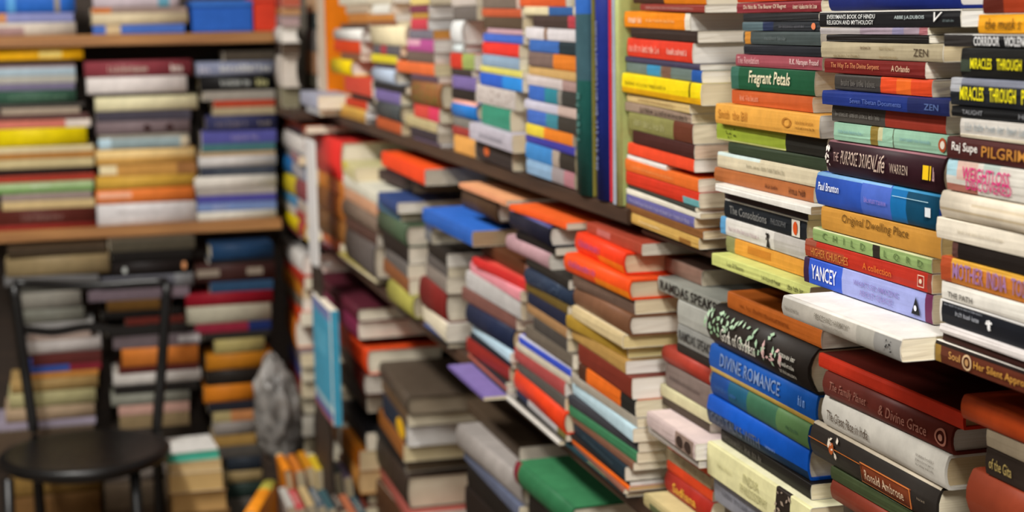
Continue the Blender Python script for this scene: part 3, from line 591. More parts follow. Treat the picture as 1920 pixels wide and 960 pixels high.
low(.672, 1285, 968, 'pile with the RAMDAS SPEAKS book', [
 (508, 1246, 1318, '#86685a', 'p', 'pinkish brown', {'pg': '#e4d8c0', 'o': .02}),
 (538, 1235, 1350, '#8c8d84', 'p', 'grey RAMDAS SPEAKS', {'t': [('RAMDAS SPEAKS', .05, .95, .18, .86, '#201c1a', 0, .012)]}),
 (566, 1272, 1346, '#a6a69e', 'p', 'thick pale grey', {}),
 (612, 1272, 1340, '#8b8b86', 'p', 'grey+with black lettering', {'t': [('RAMDAS SPEAKS', .05, .95, .25, .75, '#343230', 0, .011)]}),
 (650, 1270, 1338, '#2c2622', 'p', 'thin black', {}),
 (666, 1247, 1335, '#a2382a', 'p', 'red+with soft corners', {'bulge': .004}),
 (698, 1250, 1332, '#7b6b64', 'p', 'grey violet', {'g': [(.1, .8, .4, .6, '#5a4c48')]}),
 (744, 1241, 1333, '#cdc69e', 'p', 'thin cream', {}),
 (768, 1244, 1330, '#44382e', 'p', 'dark brown', {}),
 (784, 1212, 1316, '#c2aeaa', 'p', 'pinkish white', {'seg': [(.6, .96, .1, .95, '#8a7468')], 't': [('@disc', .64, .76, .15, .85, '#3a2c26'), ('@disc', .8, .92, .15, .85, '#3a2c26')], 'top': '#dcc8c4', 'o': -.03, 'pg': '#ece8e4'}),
 (814, 1215, 1312, '#aaa29a', 'p', 'thin grey', {'o': -.025, 'pg': '#e4e2dc'}),
 (830, 1248, 1330, '#2a221e', 'p', 'thin brown black', {}),
 (843, 1252, 1332, '#d24e1e', 'p', 'orange', {}),
 (862, 1250, 1332, '#a39274', 'p', 'tan+with picture spine', {'t': [('@splash', .1, .9, .15, .85, '#6a5a48')]}),
 (885, 1252, 1336, '#d5421c', 'p', 'orange red', {}),
 (904, 1253, 1338, '#a42a1f', 'p', 'dark red+with yellow lettering', {'t': [('Sadhana', .2, .7, .3, .72, '#e0a83c', 0, .011)], 'bulge': .004}),
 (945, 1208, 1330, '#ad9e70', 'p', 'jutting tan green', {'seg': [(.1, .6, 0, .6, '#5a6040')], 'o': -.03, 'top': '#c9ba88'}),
], (1260, 1320), z0=ZS)
low(.640, 1130, 1000, 'pile with twin red orange books', [
 (437, 1098, 1208, '#a4432f', 'p', 'brick red', {'seg': [(.2, .45, .2, .8, '#b86a62')], 'o': .015, 'pg': '#d8d0c2'}),
 (458, 1080, 1197, '#ec3c18', 'h', 'upper twin red orange', {'g': [(.1, .55, .45, .78, '#a4508c')], 'seg': [(.5, 1, .1, .35, '#f07a1c')], 'o': .006, 'pg': '#d8c8a8'}),
 (499, 1065, 1183, '#f0501a', 'h', 'lower twin red orange', {'g': [(.1, .55, .45, .78, '#a4508c')], 'seg': [(.5, 1, .1, .35, '#f5861c')], 'o': -.004, 'pg': '#dccdb0'}),
 (536, 1080, 1186, '#665044', 'p', 'grey brown', {'g': [(.1, .7, .4, .6, '#8a7262')]}),
 (562, 1078, 1187, '#765038', 'h', 'thick brown', {'pg': '#ebe6da'}),
 (600, 1070, 1172, '#ceb98c', 'p', 'cream', {'top': '#e2d0a8', 'o': -.006, 'pg': '#e6d49e'}),
 (624, 1068, 1172, '#a5832e', 'p', 'mustard', {'pg': '#e8dca4'}),
 (648, 1070, 1178, '#ae884a', 'p', 'tan', {'pg': '#efece6'}),
 (672, 1082, 1190, '#752d1f', 'p', 'brown red', {'pg': '#f0ece6'}),
 (710, 1085, 1193, '#dd681c', 'p', 'orange+with black near end', {'seg': [(0, .15, 0, 1, '#4a2c1e'), (.76, 1, 0, 1, '#23221f')]}),
 (740, 1072, 1195, '#a1988a', 'p', 'grey tan', {}),
 (757, 1068, 1195, '#b6d0da', 'p', 'pale blue', {}),
 (782, 1070, 1193, '#3a3a3f', 'p', 'dark grey', {}),
 (802, 1070, 1192, '#3c7852', 'p', 'green', {}),
 (822, 1072, 1190, '#785240', 'p', 'reddish brown', {}),
 (836, 1070, 1180, '#1d2e38', 'p', 'dark slate blue', {'g': [(.2, .8, .4, .6, '#4a5c66')]}),
 (868, 1070, 1182, '#241d1b', 'p', 'black', {'pg': '#e8e6e4'}),
 (886, 1070, 1183, '#ea681a', 'p', 'orange', {'pg': '#d8b078'}),
 (908, 1060, 1178, '#885848', 'p', 'pinkish brown', {}),
 (932, 1060, 1176, '#1c3c44', 'p', 'dark teal+with lime stripe', {'seg': [(.4, 1, .7, .85, '#a8b878')]}),
], None, base=ZS)
low(.640, 1020, 1000, 'pile topped by orange cover', [
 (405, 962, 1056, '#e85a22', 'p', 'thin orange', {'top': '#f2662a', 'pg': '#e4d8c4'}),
 (417, 956, 1038, '#1c1c2c', 'h', 'thick navy', {'seg': [(0, 1, .9, 1, '#4a4a80')], 'pg': '#e8e4dc'}),
 (456, 970, 1040, '#1e1917', 'p', 'black', {}),  # added black book, its colour stands for the shade of a gap
 (470, 953, 1033, '#b48e94', 'p', 'dusty pink', {'top': '#c8a4a8', 'bulge': .004, 'pg': '#dcd8d0'}),
 (500, 985, 1070, '#2a2622', 'p', 'dark brown', {}),
 (517, 990, 1074, '#29354a', 'h', 'speckled navy', {'t': [('@splash', .1, .9, .1, .9, '#5a6a80')]}),
 (548, 985, 1072, '#665224', 'p', 'ochre brown', {}),
 (564, 988, 1068, '#21253a', 'p', 'midnight blue', {}),
 (588, 985, 1068, '#9e7850', 'p', 'tan', {}),
 (606, 1000, 1066, '#48433f', 'p', 'dark grey', {}),
 (630, 985, 1075, '#685e52', 'p', 'grey brown', {}),
 (656, 975, 1075, '#3850c2', 'p', 'bright blue+with pale edge', {'seg': [(0, 1, .8, 1, '#c8c8d8')]}),
 (674, 972, 1072, '#c5bba8', 'p', 'thin cream', {}),
 (689, 965, 1060, '#a54846', 'p', 'rose red', {'pg': '#e8e4e0'}),
 (714, 968, 1064, '#55504a', 'p', 'charcoal', {}),
 (736, 963, 1070, '#de3f1a', 'h', 'scarlet orange', {'g': [(.2, .7, .3, .6, '#a43a3a')]}),
 (776, 963, 1068, '#b2aeae', 'p', 'grey+with navy far end', {'seg': [(0, .25, 0, 1, '#252c44'), (.84, 1, 0, 1, '#6a6434')]}),
 (802, 966, 1062, '#17181a', 'p', 'jet black', {}),
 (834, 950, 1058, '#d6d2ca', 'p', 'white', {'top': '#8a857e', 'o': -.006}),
], None, base=ZS)
low(.640, 1020, 1010, 'lower compartment pile with the green book', [
 (905, 976, 1070, '#2e6a44', 'h', 'green+with red far end', {'seg': [(0, .08, 0, 1, '#7a2430')], 'top': '#3a7a50'}),
 (950, 990, 1065, '#1c1815', 'p', 'black', {}),
], (985, 1050))
low(.655, 900, 500, 'pile topped by peach cover', [
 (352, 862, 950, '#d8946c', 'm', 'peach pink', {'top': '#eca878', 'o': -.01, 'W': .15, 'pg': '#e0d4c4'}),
 (362, 872, 936, '#4b3626', 'h', 'thick dark brown', {'pg': '#e6e2da'}),
 (402, 880, 950, '#3a2c22', 'p', 'dark umber', {'o': .06, }),
 (436, 885, 955, '#2c241e', 'p', 'black umber', {'o': .06, }),
], (890, 940), z0=ZS)
low(.640, 920, 1010, 'pile with pink and white books', [
 (470, 905, 985, '#552f1a', 'p', 'chestnut', {'o': .015}),
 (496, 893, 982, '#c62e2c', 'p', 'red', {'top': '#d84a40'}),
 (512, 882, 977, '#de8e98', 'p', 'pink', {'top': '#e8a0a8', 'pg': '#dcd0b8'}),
 (532, 878, 974, '#b7b3b0', 'p', 'pale grey', {'pg': '#d8c8a8'}),
 (566, 874, 962, '#785048', 'p', 'salmon brown', {}),
 (592, 884, 960, '#1f2740', 'h', 'navy', {'pg': '#d8c4a0'}),
 (632, 884, 960, '#b8d3e2', 'p', 'thin pale blue', {}),
 (650, 884, 958, '#22242a', 'p', 'thin black', {}),
 (662, 880, 952, '#8c2922', 'p', 'dark red', {'pg': '#dcc8a8'}),
 (690, 880, 953, '#2b2623', 'p', 'brown black', {'pg': '#e4dccc'}),
 (716, 876, 954, '#ae5e4e', 'p', 'salmon red', {}),
 (730, 878, 954, '#292523', 'p', 'charcoal black', {'pg': '#e4dcd0'}),
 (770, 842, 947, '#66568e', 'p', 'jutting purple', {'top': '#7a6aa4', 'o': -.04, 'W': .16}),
], None, base=ZS)
low(.640, 920, 1010, 'lower compartment pile with the lavender grey book', [
 (822, 878, 975, '#4a3c2e', 'p', 'umber', {'o': .03}),
 (846, 868, 975, '#98918c', 'h', 'thick lavender grey', {}),
 (892, 870, 975, '#5a6176', 'p', 'slate blue', {}),
 (915, 880, 975, '#1c1815', 'p', 'jet black', {}),
 (955, 880, 970, '#241c18', 'p', 'black brown', {}),
], (885, 955))
low(.640, 815, 708, 'pile topped by a blue book', [
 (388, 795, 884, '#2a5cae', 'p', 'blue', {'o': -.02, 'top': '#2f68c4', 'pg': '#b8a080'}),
 (414, 798, 845, '#464e70', 'p', 'dull navy', {'pg': '#d8ccb0'}), (438, 796, 842, '#6c6c6e', 'p', 'mid grey', {}), (460, 800, 842, '#28231f', 'p', 'black', {}), (484, 800, 842, '#5a5450', 'p', 'dark grey', {}), (504, 796, 842, '#847970', 'p', 'taupe', {}),
 (532, 793, 838, '#762420', 'h', 'thick maroon', {'pg': '#ece4d2'}), (588, 790, 842, '#ddd2b8', 'p', 'cream', {'top': '#e8e4d8', 'pg': '#f2ece0'}),
 (622, 798, 838, '#47527c', 'h', 'thick slate blue', {'pg': '#eadfc6'}), (676, 800, 842, '#2a2421', 'p', 'brown black', {'pg': '#eadfc8'}),
], None, base=ZS)
low(.640, 745, 600, 'pile topped by a scarlet book', [
 (296, 714, 800, '#ea471e', 'p', 'scarlet orange', {'top': '#f0541f', 'W': .12, 'pg': '#d8ccb4'}), (324, 718, 780, '#1f1816', 'p', 'black', {'o': .06}), (352, 716, 770, '#3a2a2c', 'p', 'dark plum', {'o': .05}),  # black and plum books added, set back, in place of a dark void
 (374, 708, 747, '#33487a', 'p', 'blue', {'pg': '#f4f0e8', 'o': -.01}), (394, 710, 750, '#486880', 'p', 'steel blue', {}), (412, 712, 766, '#4a5a44', 'h', 'dark green', {'pg': '#ece4d4'}), (450, 718, 768, '#2a231f', 'p', 'brown black', {}),
 (480, 718, 770, '#68625e', 'p', 'grey', {}), (505, 716, 772, '#885432', 'p', 'copper', {}), (532, 734, 776, '#a6a04e', 'h', 'thick olive yellow', {'pg': '#e6dcc2'}),
], None, base=ZS)
low(.685, 745, 1010, 'lower compartment pile with yellow sticker', [
 (716, 710, 772, '#54483c', 'h', 'dark taupe', {'pg': '#9a8c78'}), (748, 712, 770, '#685038', 'p', 'tan brown', {}),
 (770, 716, 766, '#2e3442', 'p', 'navy+with round yellow sticker', {'t': [('@disc', .6, .95, .1, .9, '#f0b81c')], 'pg': '#f0eeec'}), (812, 706, 762, '#9c602c', 'p', 'rust brown', {'pg': '#e6d6ac'}), (844, 706, 760, '#1b1a1c', 'p', 'black violet', {'pg': '#6a5a48'}), (866, 709, 768, '#3a2e26', 'h', 'thick dark brown', {'pg': '#dcd0b8'}), (922, 708, 775, '#ae5a50', 'p', 'rose', {}), (945, 712, 770, '#583a26', 'p', 'brown', {}),
], (722, 760))
low(.640, 672, 582, 'pile with the thick grey brown book', [
 (316, 640, 712, '#d6cd98', 'p', 'pale yellow', {'seg': [(0, .4, .5, 1, '#dcd060')]}), (342, 644, 712, '#dcd8c6', 'p', 'white', {}), (364, 648, 708, '#cf9c7a', 'p', 'peach', {'pg': '#e08050'}), (386, 650, 706, '#7a685a', 'h', 'brown grey', {'pg': '#6a5a50'}),
 (418, 652, 704, '#583e36', 'p', 'dark brown', {'pg': '#c8c0b4'}), (440, 652, 704, '#5c5450', 'h', 'thick grey brown', {'pg': '#dcd0bc'}), (498, 640, 700, '#aea050', 'p', 'olive yellow', {}), (513, 638, 703, '#ded2ae', 'h', 'cream', {}),
 (544, 612, 700, '#53202a', 'h', 'dark maroon', {'pg': '#ded2bc'}),
], None, base=ZS)
low(.66, 660, 1010, 'lower compartment pile with bright orange book', [
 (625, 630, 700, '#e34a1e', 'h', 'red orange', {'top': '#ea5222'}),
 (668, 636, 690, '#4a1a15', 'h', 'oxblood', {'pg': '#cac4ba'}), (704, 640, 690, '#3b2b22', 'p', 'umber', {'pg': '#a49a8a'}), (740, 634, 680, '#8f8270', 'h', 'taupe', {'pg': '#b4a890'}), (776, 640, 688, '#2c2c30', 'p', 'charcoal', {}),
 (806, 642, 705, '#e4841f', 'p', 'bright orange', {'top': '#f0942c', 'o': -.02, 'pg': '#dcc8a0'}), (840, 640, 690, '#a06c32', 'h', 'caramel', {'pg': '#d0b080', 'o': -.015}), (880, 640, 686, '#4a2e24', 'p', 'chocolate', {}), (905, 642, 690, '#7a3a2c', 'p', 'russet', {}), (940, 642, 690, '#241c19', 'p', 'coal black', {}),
], (646, 680))
low(.640, 612, 1010, 'pile right of the white bracket', [
 (256, 596, 668, '#df3832', 'h', 'thick red', {}), (326, 600, 668, '#d4822e', 'p', 'amber orange', {}), (352, 602, 668, '#a0622c', 'h', 'copper brown', {}), (396, 602, 668, '#8a5c2e', 'h', 'caramel brown', {}),
 (436, 604, 668, '#d06a38', 'p', 'orange', {}), (456, 604, 668, '#b07a80', 'p', 'dusty rose', {}), (478, 604, 668, '#b4b4ae', 'p', 'pale grey', {}),], None, base=ZS)
low(.640, 612, 1010, 'lower compartment pile behind the blue book', [
 (525, 598, 668, '#5a2430', 'h', 'burgundy', {}),
 (548, 598, 668, '#8c3456', 'p', 'magenta', {}), (576, 590, 668, '#e0a41c', 'p', 'golden', {}), (602, 592, 668, '#41506a', 'p', 'slate', {}), (640, 592, 668, '#7a3a34', 'p', 'russet', {}), (680, 592, 668, '#9a9488', 'p', 'stone grey', {}), (715, 592, 668, '#4c4a44', 'h', 'dark grey', {}),
 (760, 592, 668, '#6a4c34', 'p', 'brown', {}), (800, 592, 668, '#2c2622', 'h', 'thick black', {}), (860, 592, 668, '#57463a', 'p', 'umber', {}), (900, 594, 668, '#352822', 'h', 'black brown', {}),
], (598, 632))
low(.600, 552, 1010, 'far corner pile left of white bracket', [
 (226, 522, 580, '#b8532e', 'p', 'rust orange', {}), (238, 518, 580, '#6a3a34', 'p', 'dark red', {'seg': [(.5, 1, 0, 1, '#5a4a4a')]}), (250, 520, 576, '#d6d0ca', 'h', 'white', {}), (284, 516, 578, '#8a8a8c', 'p', 'grey', {'seg': [(.6, 1, 0, 1, '#b08488')]}), (300, 514, 576, '#2a76b8', 'h', 'blue', {'seg': [(.62, 1, 0, 1, '#a8a4a8')]}),
 (332, 514, 576, '#e0ca30', 'h', 'yellow', {'seg': [(.66, 1, 0, 1, '#8a4a4c')]}), (368, 514, 576, '#5a9cca', 'p', 'sky blue', {'seg': [(.7, 1, 0, 1, '#c8b8a8')]}), (388, 516, 576, '#dcd2c4', 'p', 'cream', {'seg': [(.66, 1, 0, 1, '#b84a44')]}), (404, 512, 576, '#ecd20e', 'h', 'bright yellow', {'seg': [(.76, 1, 0, 1, '#a8443c')]}), (446, 522, 578, '#8a4444', 'p', 'maroon', {}),
], None, base=ZS)
low(.605, 552, 1010, 'lower far corner pile', [
 (466, 515, 566, '#d6d2cc', 'h', 'pale white', {}), (500, 520, 572, '#c8402a', 'p', 'red orange', {}), (520, 524, 566, '#dc8e2c', 'p', 'amber', {}), (545, 522, 570, '#8a8070', 'p', 'taupe', {}), (566, 528, 590, '#ea4a20', 'p', 'scarlet', {}),
 (590, 526, 560, '#e6822a', 'h', 'thick orange', {}), (640, 528, 572, '#8a7c80', 'p', 'mauve grey', {}), (664, 530, 574, '#5a5fa4', 'p', 'violet', {}), (690, 530, 575, '#a03e34', 'p', 'brick red', {}), (720, 532, 578, '#b4a88c', 'p', 'tan', {}), (750, 532, 576, '#4a3a30', 'h', 'dark brown', {}), (790, 534, 578, '#2c2824', 'h', 'thick black', {}), (850, 534, 578, '#6c5238', 'p', 'umber', {}), (900, 534, 578, '#3c2c24', 'h', 'black brown', {}),
], (530, 572))
# ================================================================== back wall
YB = 4.60
GB = 'books on the back wall shelves'
zL = on_y(270, 420, YB).z                # top of the lower back board
zU = on_y(270, 63, YB).z                 # top of the upper back board
def back(Y, xref, yb, phrase, rows, base, **k):
    return stack(Y, xref, yb, phrase, GB, rows, face='y', base=base, **k)
back(YB, 80, 420, 'left back shelf stack', [
 (90, -30, 156, '#f0b214', 'h', 'amber yellow', {'seg': [(.55, .78, .2, .8, '#f4d878')], 'bulge': .004}),
 (113, -20, 138, '#2a2220', 'p', 'thin black', {}), (122, -20, 141, '#a6bac6', 'p', 'pale blue', {'seg': [(0, 1, .8, 1, '#9a7a78')]}), (142, -20, 142, '#aeaca2', 'p', 'pale grey', {}), (156, -20, 140, '#746d88', 'p', 'violet grey', {}),
 (169, -15, 143, '#385848', 'h', 'dark green', {'g': [(.2, .9, .4, .6, '#7a9a80')]}), (194, -10, 158, '#45403c', 'p', 'charcoal', {}), (202, 2, 150, '#a59684', 'p', 'tan grey', {}), (214, -10, 165, '#5a3c38', 'p', 'dark brown', {}),
 (225, -20, 170, '#cc7464', 'p', 'salmon red+with white near end', {'seg': [(.75, 1, 0, 1, '#dccfc4')]}), (240, -30, 163, '#e2cb0a', 'h', 'thick yellow', {}), (274, -20, 175, '#d6c69c', 'p', 'cream', {}), (286, -20, 178, '#ae783a', 'p', 'ochre', {}), (298, -20, 176, '#c6b688', 'p', 'pale olive', {}),
 (315, -20, 172, '#2b1915', 'p', 'black', {}), (328, -20, 178, '#a63a2a', 'p', 'red', {}), (341, -20, 175, '#a6be8c', 'p', 'pale green', {'seg': [(0, 1, 0, .4, '#6c9a50')], 'g': [(.4, .6, .5, .8, '#e4ecd8')]}), (361, 2, 172, '#978780', 'p', 'mauve grey', {}), (376, 4, 178, '#cdb482', 'p', 'sandy', {}), (392, -20, 180, '#56261f', 'h', 'maroon', {'seg': [(0, 1, 0, .25, '#a83c38')], 'g': [(.3, .7, .5, .75, '#8a6a62')]}),
], zL)
back(YB, 270, 420, 'middle back shelf stack', [
 (113, 158, 360, '#873c44', 'h', 'maroon+with pale lettering', {'g': [(.22, .6, .3, .7, '#d8c8b8'), (.8, .96, .25, .75, '#f0e6dc')]}), (143, 162, 350, '#e2dad6', 'h', 'white', {'bulge': .005}), (174, 172, 352, '#3a2e2a', 'p', 'thin dark', {}), (180, 178, 370, '#e2dab2', 'h', 'ivory', {'bulge': .006}),  # thin dark book added in place of the shaded gap below the white one
 (207, 180, 358, '#47434e', 'p', 'dark slate', {}), (226, 180, 356, '#7b6b6e', 'h', 'mauve grey+with two dark dots', {'t': [('@disc', .5, .58, .2, .75, '#3a2424'), ('@disc', .74, .82, .2, .75, '#3a2424')]}), (251, 184, 355, '#98acb0', 'h', 'blue grey+with pale blue far end', {'seg': [(0, .14, 0, 1, '#bcd8e6'), (.9, 1, 0, 1, '#d8ccb0'), (0, 1, .75, 1, '#8a8478')]}),
 (279, 180, 366, '#dcaa5c', 'h', 'golden', {'seg': [(0, 1, .5, .9, '#e8c88a')]}), (308, 186, 368, '#c6924a', 'p', 'amber brown', {'seg': [(0, .18, .2, 1, '#ecdcb0'), (.8, 1, 0, 1, '#9a6a3c')]}), (329, 180, 367, '#cea242', 'h', 'mustard', {}), (353, 180, 364, '#e67e38', 'h', 'orange', {'seg': [(.02, .36, .4, .75, '#eeb090')], 'bulge': .006}), (380, 182, 368, '#dad6d6', 'h', 'thick white', {'g': [(.2, .85, .55, .7, '#c2bcbc')]}),
], zL)
back(YB, 440, 414, 'right back shelf stack', [
 (96, 420, 516, '#4a4238', 'p', 'dark grey', {}), (115, 367, 517, '#848aa2', 'h', 'blue grey+with pale lettering', {'g': [(.04, .24, .25, .8, '#d8d4e0'), (.3, .98, .25, .8, '#e0e0dc')]}), (141, 374, 515, '#1b1a1b', 'h', 'black+with white lettering', {'g': [(.28, .7, .35, .75, '#c8ccc8'), (.75, .97, .3, .8, '#dcd89c')]}), (170, 380, 515, '#9d968c', 'p', 'stone grey', {}), (188, 400, 515, '#b4432a', 'p', 'brick red', {}), (201, 400, 516, '#ad9e7e', 'p', 'tan', {}),
 (216, 385, 518, '#37395c', 'h', 'navy+with tan lettering', {'g': [(.15, .6, .3, .65, '#8a8088'), (.75, .95, .3, .65, '#9a9088')]}), (245, 378, 518, '#56569e', 'p', 'violet blue', {'g': [(.4, .8, .3, .7, '#9a90b8')]}), (269, 378, 516, '#477478', 'p', 'teal', {}), (284, 374, 516, '#b89c74', 'p', 'thin tan', {}), (292, 372, 518, '#cfcbc8', 'h', 'pale grey', {}), (312, 375, 516, '#3a404e', 'p', 'slate', {'g': [(.2, .9, .4, .7, '#7a8488')]}),
 (329, 364, 518, '#dcd6cc', 'h', 'white', {}), (352, 368, 517, '#aea69e', 'p', 'grey', {}), (365, 370, 517, '#514d9e', 'p', 'indigo', {}), (379, 370, 518, '#7890c2', 'p', 'pale blue', {'g': [(.2, .4, .3, .8, '#b8b4c8')]}), (395, 370, 518, '#d6d2c6', 'h', 'cream white', {}),
], zL)
back(YB, 80, 63, 'upper left back stack', [
 (-14, -20, 140, '#2c68c4', 'h', 'blue', {'seg': [(.2, .3, 0, 1, '#5aa0dc'), (.76, .82, 0, 1, '#9a9078')]}), (24, -20, 138, '#868cbe', 'p', 'lavender blue', {'seg': [(0, .2, 0, 1, '#c88a5c')]}), (42, -20, 142, '#cdc2b4', 'h', 'pinkish white', {'seg': [(0, .4, 0, .7, '#a88a88')]}),
], zU, frm='bottom')
back(YB, 262, 61, 'upper middle back stack', [
 (-14, 174, 336, '#c9bcc4', 'h', 'lilac white', {'seg': [(.75, .88, 0, 1, '#6aa8c0')]}), (14, 172, 350, '#a08a80', 'p', 'grey brown+with orange far end', {'seg': [(0, .2, 0, 1, '#d07a3a')]}), (24, 172, 352, '#d6c6a4', 'h', 'cream', {}), (46, 174, 346, '#4a70c2', 'p', 'blue+with tan bands', {'seg': [(.14, .3, 0, 1, '#cfb890')]}),
], zU, frm='bottom')
# two big books standing upright at the end of the upper back board
def upright(Mx, H, W, T, kind, h, label, group, op):
    return book(Mx, H, W, T, kind, h, label, group, op)
def stand_back(xl, xr, ytop, Y, z0, h, kind, label, op={}):
    a, b = on_y(xl, 40, Y).x, on_y(xr, 40, Y).x
    H = on_y(xl, ytop, Y).z - z0
    Mx = Matrix(((0, 0, 1, a), (0, 1, 0, Y), (1, 0, 0, z0), (0, 0, 0, 1)))
    Mx = Matrix.Translation((0, 0, 0)) @ Mx
    return book(Mx, H, .2, b - a, kind, h, label, GB, op)
def box_set(name, xl, xr, ytop, Y, z0, h, label, part):
    a, b = on_y(xl, 40, Y).x, on_y(xr, 40, Y).x
    H = on_y(xl, ytop, Y).z - z0
    r = empty(name, Matrix.Translation((a, Y, z0))); tag(r, label, 'box')
    bm = bmesh.new(); box(bm, (0, 0, 0), (b - a, .2, H * .8), 0, .003); link_mesh('body', bm, [mat(h)], r)
    bm = bmesh.new(); box(bm, (-.002, -.002, H * .8), (b - a + .002, .202, H), 0, .003); link_mesh('lid', bm, [mat(part)], r)
    return r
box_set('storage_box', 360, 474, 2, YB, on_y(420, 59, YB).z if False else zU, '#2e66c6', 'blue cardboard box on the upper back board', '#3a74cc')
box_set('storage_box', 477, 519, -8, YB, zU, '#e2442c', 'red cardboard box at the right end of upper back board', '#e04a34')
# ================================================================== piles on the floor below the back shelves
YF = 4.50
GF = 'books piled on the floor by the back wall'
def floorpile(Y, xref, yb, phrase, rows, **k):
    zb, _ = stack(Y, xref, yb, phrase, GF, rows, face='y', **k)
    a, b = k.get('pl', (rows[-1][1] + 6, rows[-1][2] - 6)) if False else (rows[-1][1] + 6, rows[-1][2] - 6)
    plinth(Y + .01, a, b, zb - .0005, face='y', depth=.15)
floorpile(YF, 110, 1000, 'floor pile behind the chair', [
 (462, 14, 200, '#3c3022', 'p', 'dark brown', {}), (480, 10, 205, '#8c7a58', 'h', 'thick tan', {'yaw': -3}), (516, 8, 185, '#696868', 'p', 'grey', {}), (532, 30, 170, '#55544e', 'p', 'dark grey', {}), (545, 40, 152, '#8c887e', 'h', 'thick pale grey', {}), (578, 44, 158, '#85857a', 'h', 'thick olive grey', {}), (604, 45, 175, '#a4a2a0', 'p', 'silver', {}),
 (624, 52, 170, '#c2aca0', 'p', 'pinkish', {}), (637, 50, 190, '#c9c1bd', 'h', 'white', {}), (661, 60, 190, '#64302c', 'p', 'maroon', {}), (684, 55, 190, '#3a56a4', 'p', 'blue+with red near half', {'seg': [(.56, 1, 0, 1, '#8c2836')]}), (697, 55, 185, '#cc8a42', 'p', 'orange', {}), (708, 20, 184, '#ad8e5a', 'h', 'caramel', {'seg': []}), (732, 16, 180, '#b2aa7c', 'h', 'olive cream', {}), (760, 10, 178, '#ae967a', 'h', 'beige', {}), (786, -10, 180, '#9a90a0', 'p', 'lavender grey', {}),
 (800, -10, 178, '#57483a', 'p', 'umber', {}), (862, 20, 190, '#6a5030', 'p', 'brown', {}), (886, 20, 190, '#94743e', 'h', 'ochre', {}), (926, 22, 190, '#7c5a34', 'h', 'black brown', {}),
])
floorpile(YF, 285, 1000, 'floor pile behind chair\'s right post', [
 (448, 205, 366, '#4b4538', 'p', 'olive grey', {}), (470, 209, 360, '#191614', 'p', 'black', {}), (490, 209, 352, '#211c1b', 'h', 'jet black+with pale dots', {'t': [('@disc', .14, .2, .2, .7, '#b8bcb8'), ('@disc', .92, .98, .3, .9, '#c88a5c')]}), (515, 190, 362, '#56565e', 'h', 'slate grey', {'seg': [(.8, 1, 0, 1, '#7d7e80')]}), (540, 165, 355, '#75666e', 'p', 'mauve', {}), (560, 200, 300, '#6a4a20', 'p', 'ochre brown', {'W': .16}), (580, 190, 340, '#1c1917', 'p', 'smoke black', {}), (594, 235, 345, '#6a2a22', 'p', 'dark red', {}), (608, 200, 350, '#2c2826', 'p', 'charcoal', {}),
 (628, 212, 375, '#75686c', 'p', 'mauve grey', {'seg': [(.75, 1, .3, .8, '#c8c4c4')]}), (651, 228, 372, '#d67e36', 'h', 'orange', {'bulge': .006}), (686, 222, 372, '#5c2420', 'p', 'wine', {}), (698, 212, 377, '#d2ccc6', 'h', 'white', {'bulge': .004}), (719, 214, 370, '#25211f', 'p', 'thin coal black', {}), (736, 208, 356, '#88887c', 'h', 'stone grey', {}), (757, 222, 355, '#c0988a', 'p', 'pink', {}), (776, 224, 355, '#8a7656', 'p', 'tan', {}), (802, 210, 360, '#2c251f', 'h', 'black brown', {}), (870, 196, 320, '#9a9088', 'h', 'grey white', {}), (900, 196, 320, '#7a6a58', 'h', 'taupe', {}), (950, 196, 320, '#4a3a2c', 'h', 'black brown', {}),
])
floorpile(YF, 440, 1000, 'floor pile beside plastic bag', [
 (458, 395, 512, '#1d3a5a', 'h', 'dark blue', {}), (487, 392, 510, '#1e1a1a', 'p', 'black', {}), (494, 366, 516, '#3d2320', 'h', 'dark maroon+with cream labels', {'t': [('@rect', .02, .3, .35, .75, '#8a7e70'), ('@rect', .64, .84, .35, .75, '#8a7e70')]}), (527, 394, 512, '#2b4866', 'p', 'steel blue', {}), (547, 348, 511, '#871624', 'h', 'crimson', {'bulge': .004}), (571, 350, 508, '#b0aa96', 'h', 'thick cream grey', {}), (604, 366, 508, '#8a2438', 'p', 'ruby+with navy near end', {'seg': [(.7, 1, 0, 1, '#1d2c60')]}), (622, 380, 506, '#2c2824', 'p', 'charcoal', {}), (635, 402, 496, '#a69860', 'h', 'olive tan', {}), (662, 386, 510, '#b4721c', 'h', 'thick ochre', {}),
 (692, 386, 500, '#25201c', 'h', 'brown black', {}), (720, 382, 484, '#cc781f', 'h', 'thick orange', {}), (752, 390, 482, '#26262e', 'p', 'midnight blue', {}), (770, 400, 482, '#ae9e6e', 'p', 'khaki+with orange near half', {'seg': [(.4, 1, 0, 1, '#be8050')]}), (790, 402, 484, '#8c847e', 'h', 'grey', {}), (815, 400, 480, '#a88448', 'p', 'amber brown', {}), (836, 404, 500, '#55504a', 'p', 'taupe', {}),
 (858, 425, 510, '#2a3038', 'h', 'blue black', {'bulge': .006}), (884, 424, 512, '#9a845a', 'h', 'tan', {}), (906, 424, 512, '#2c3a34', 'h', 'dark green', {}), (934, 424, 510, '#5a544c', 'h', 'black brown', {}),
])
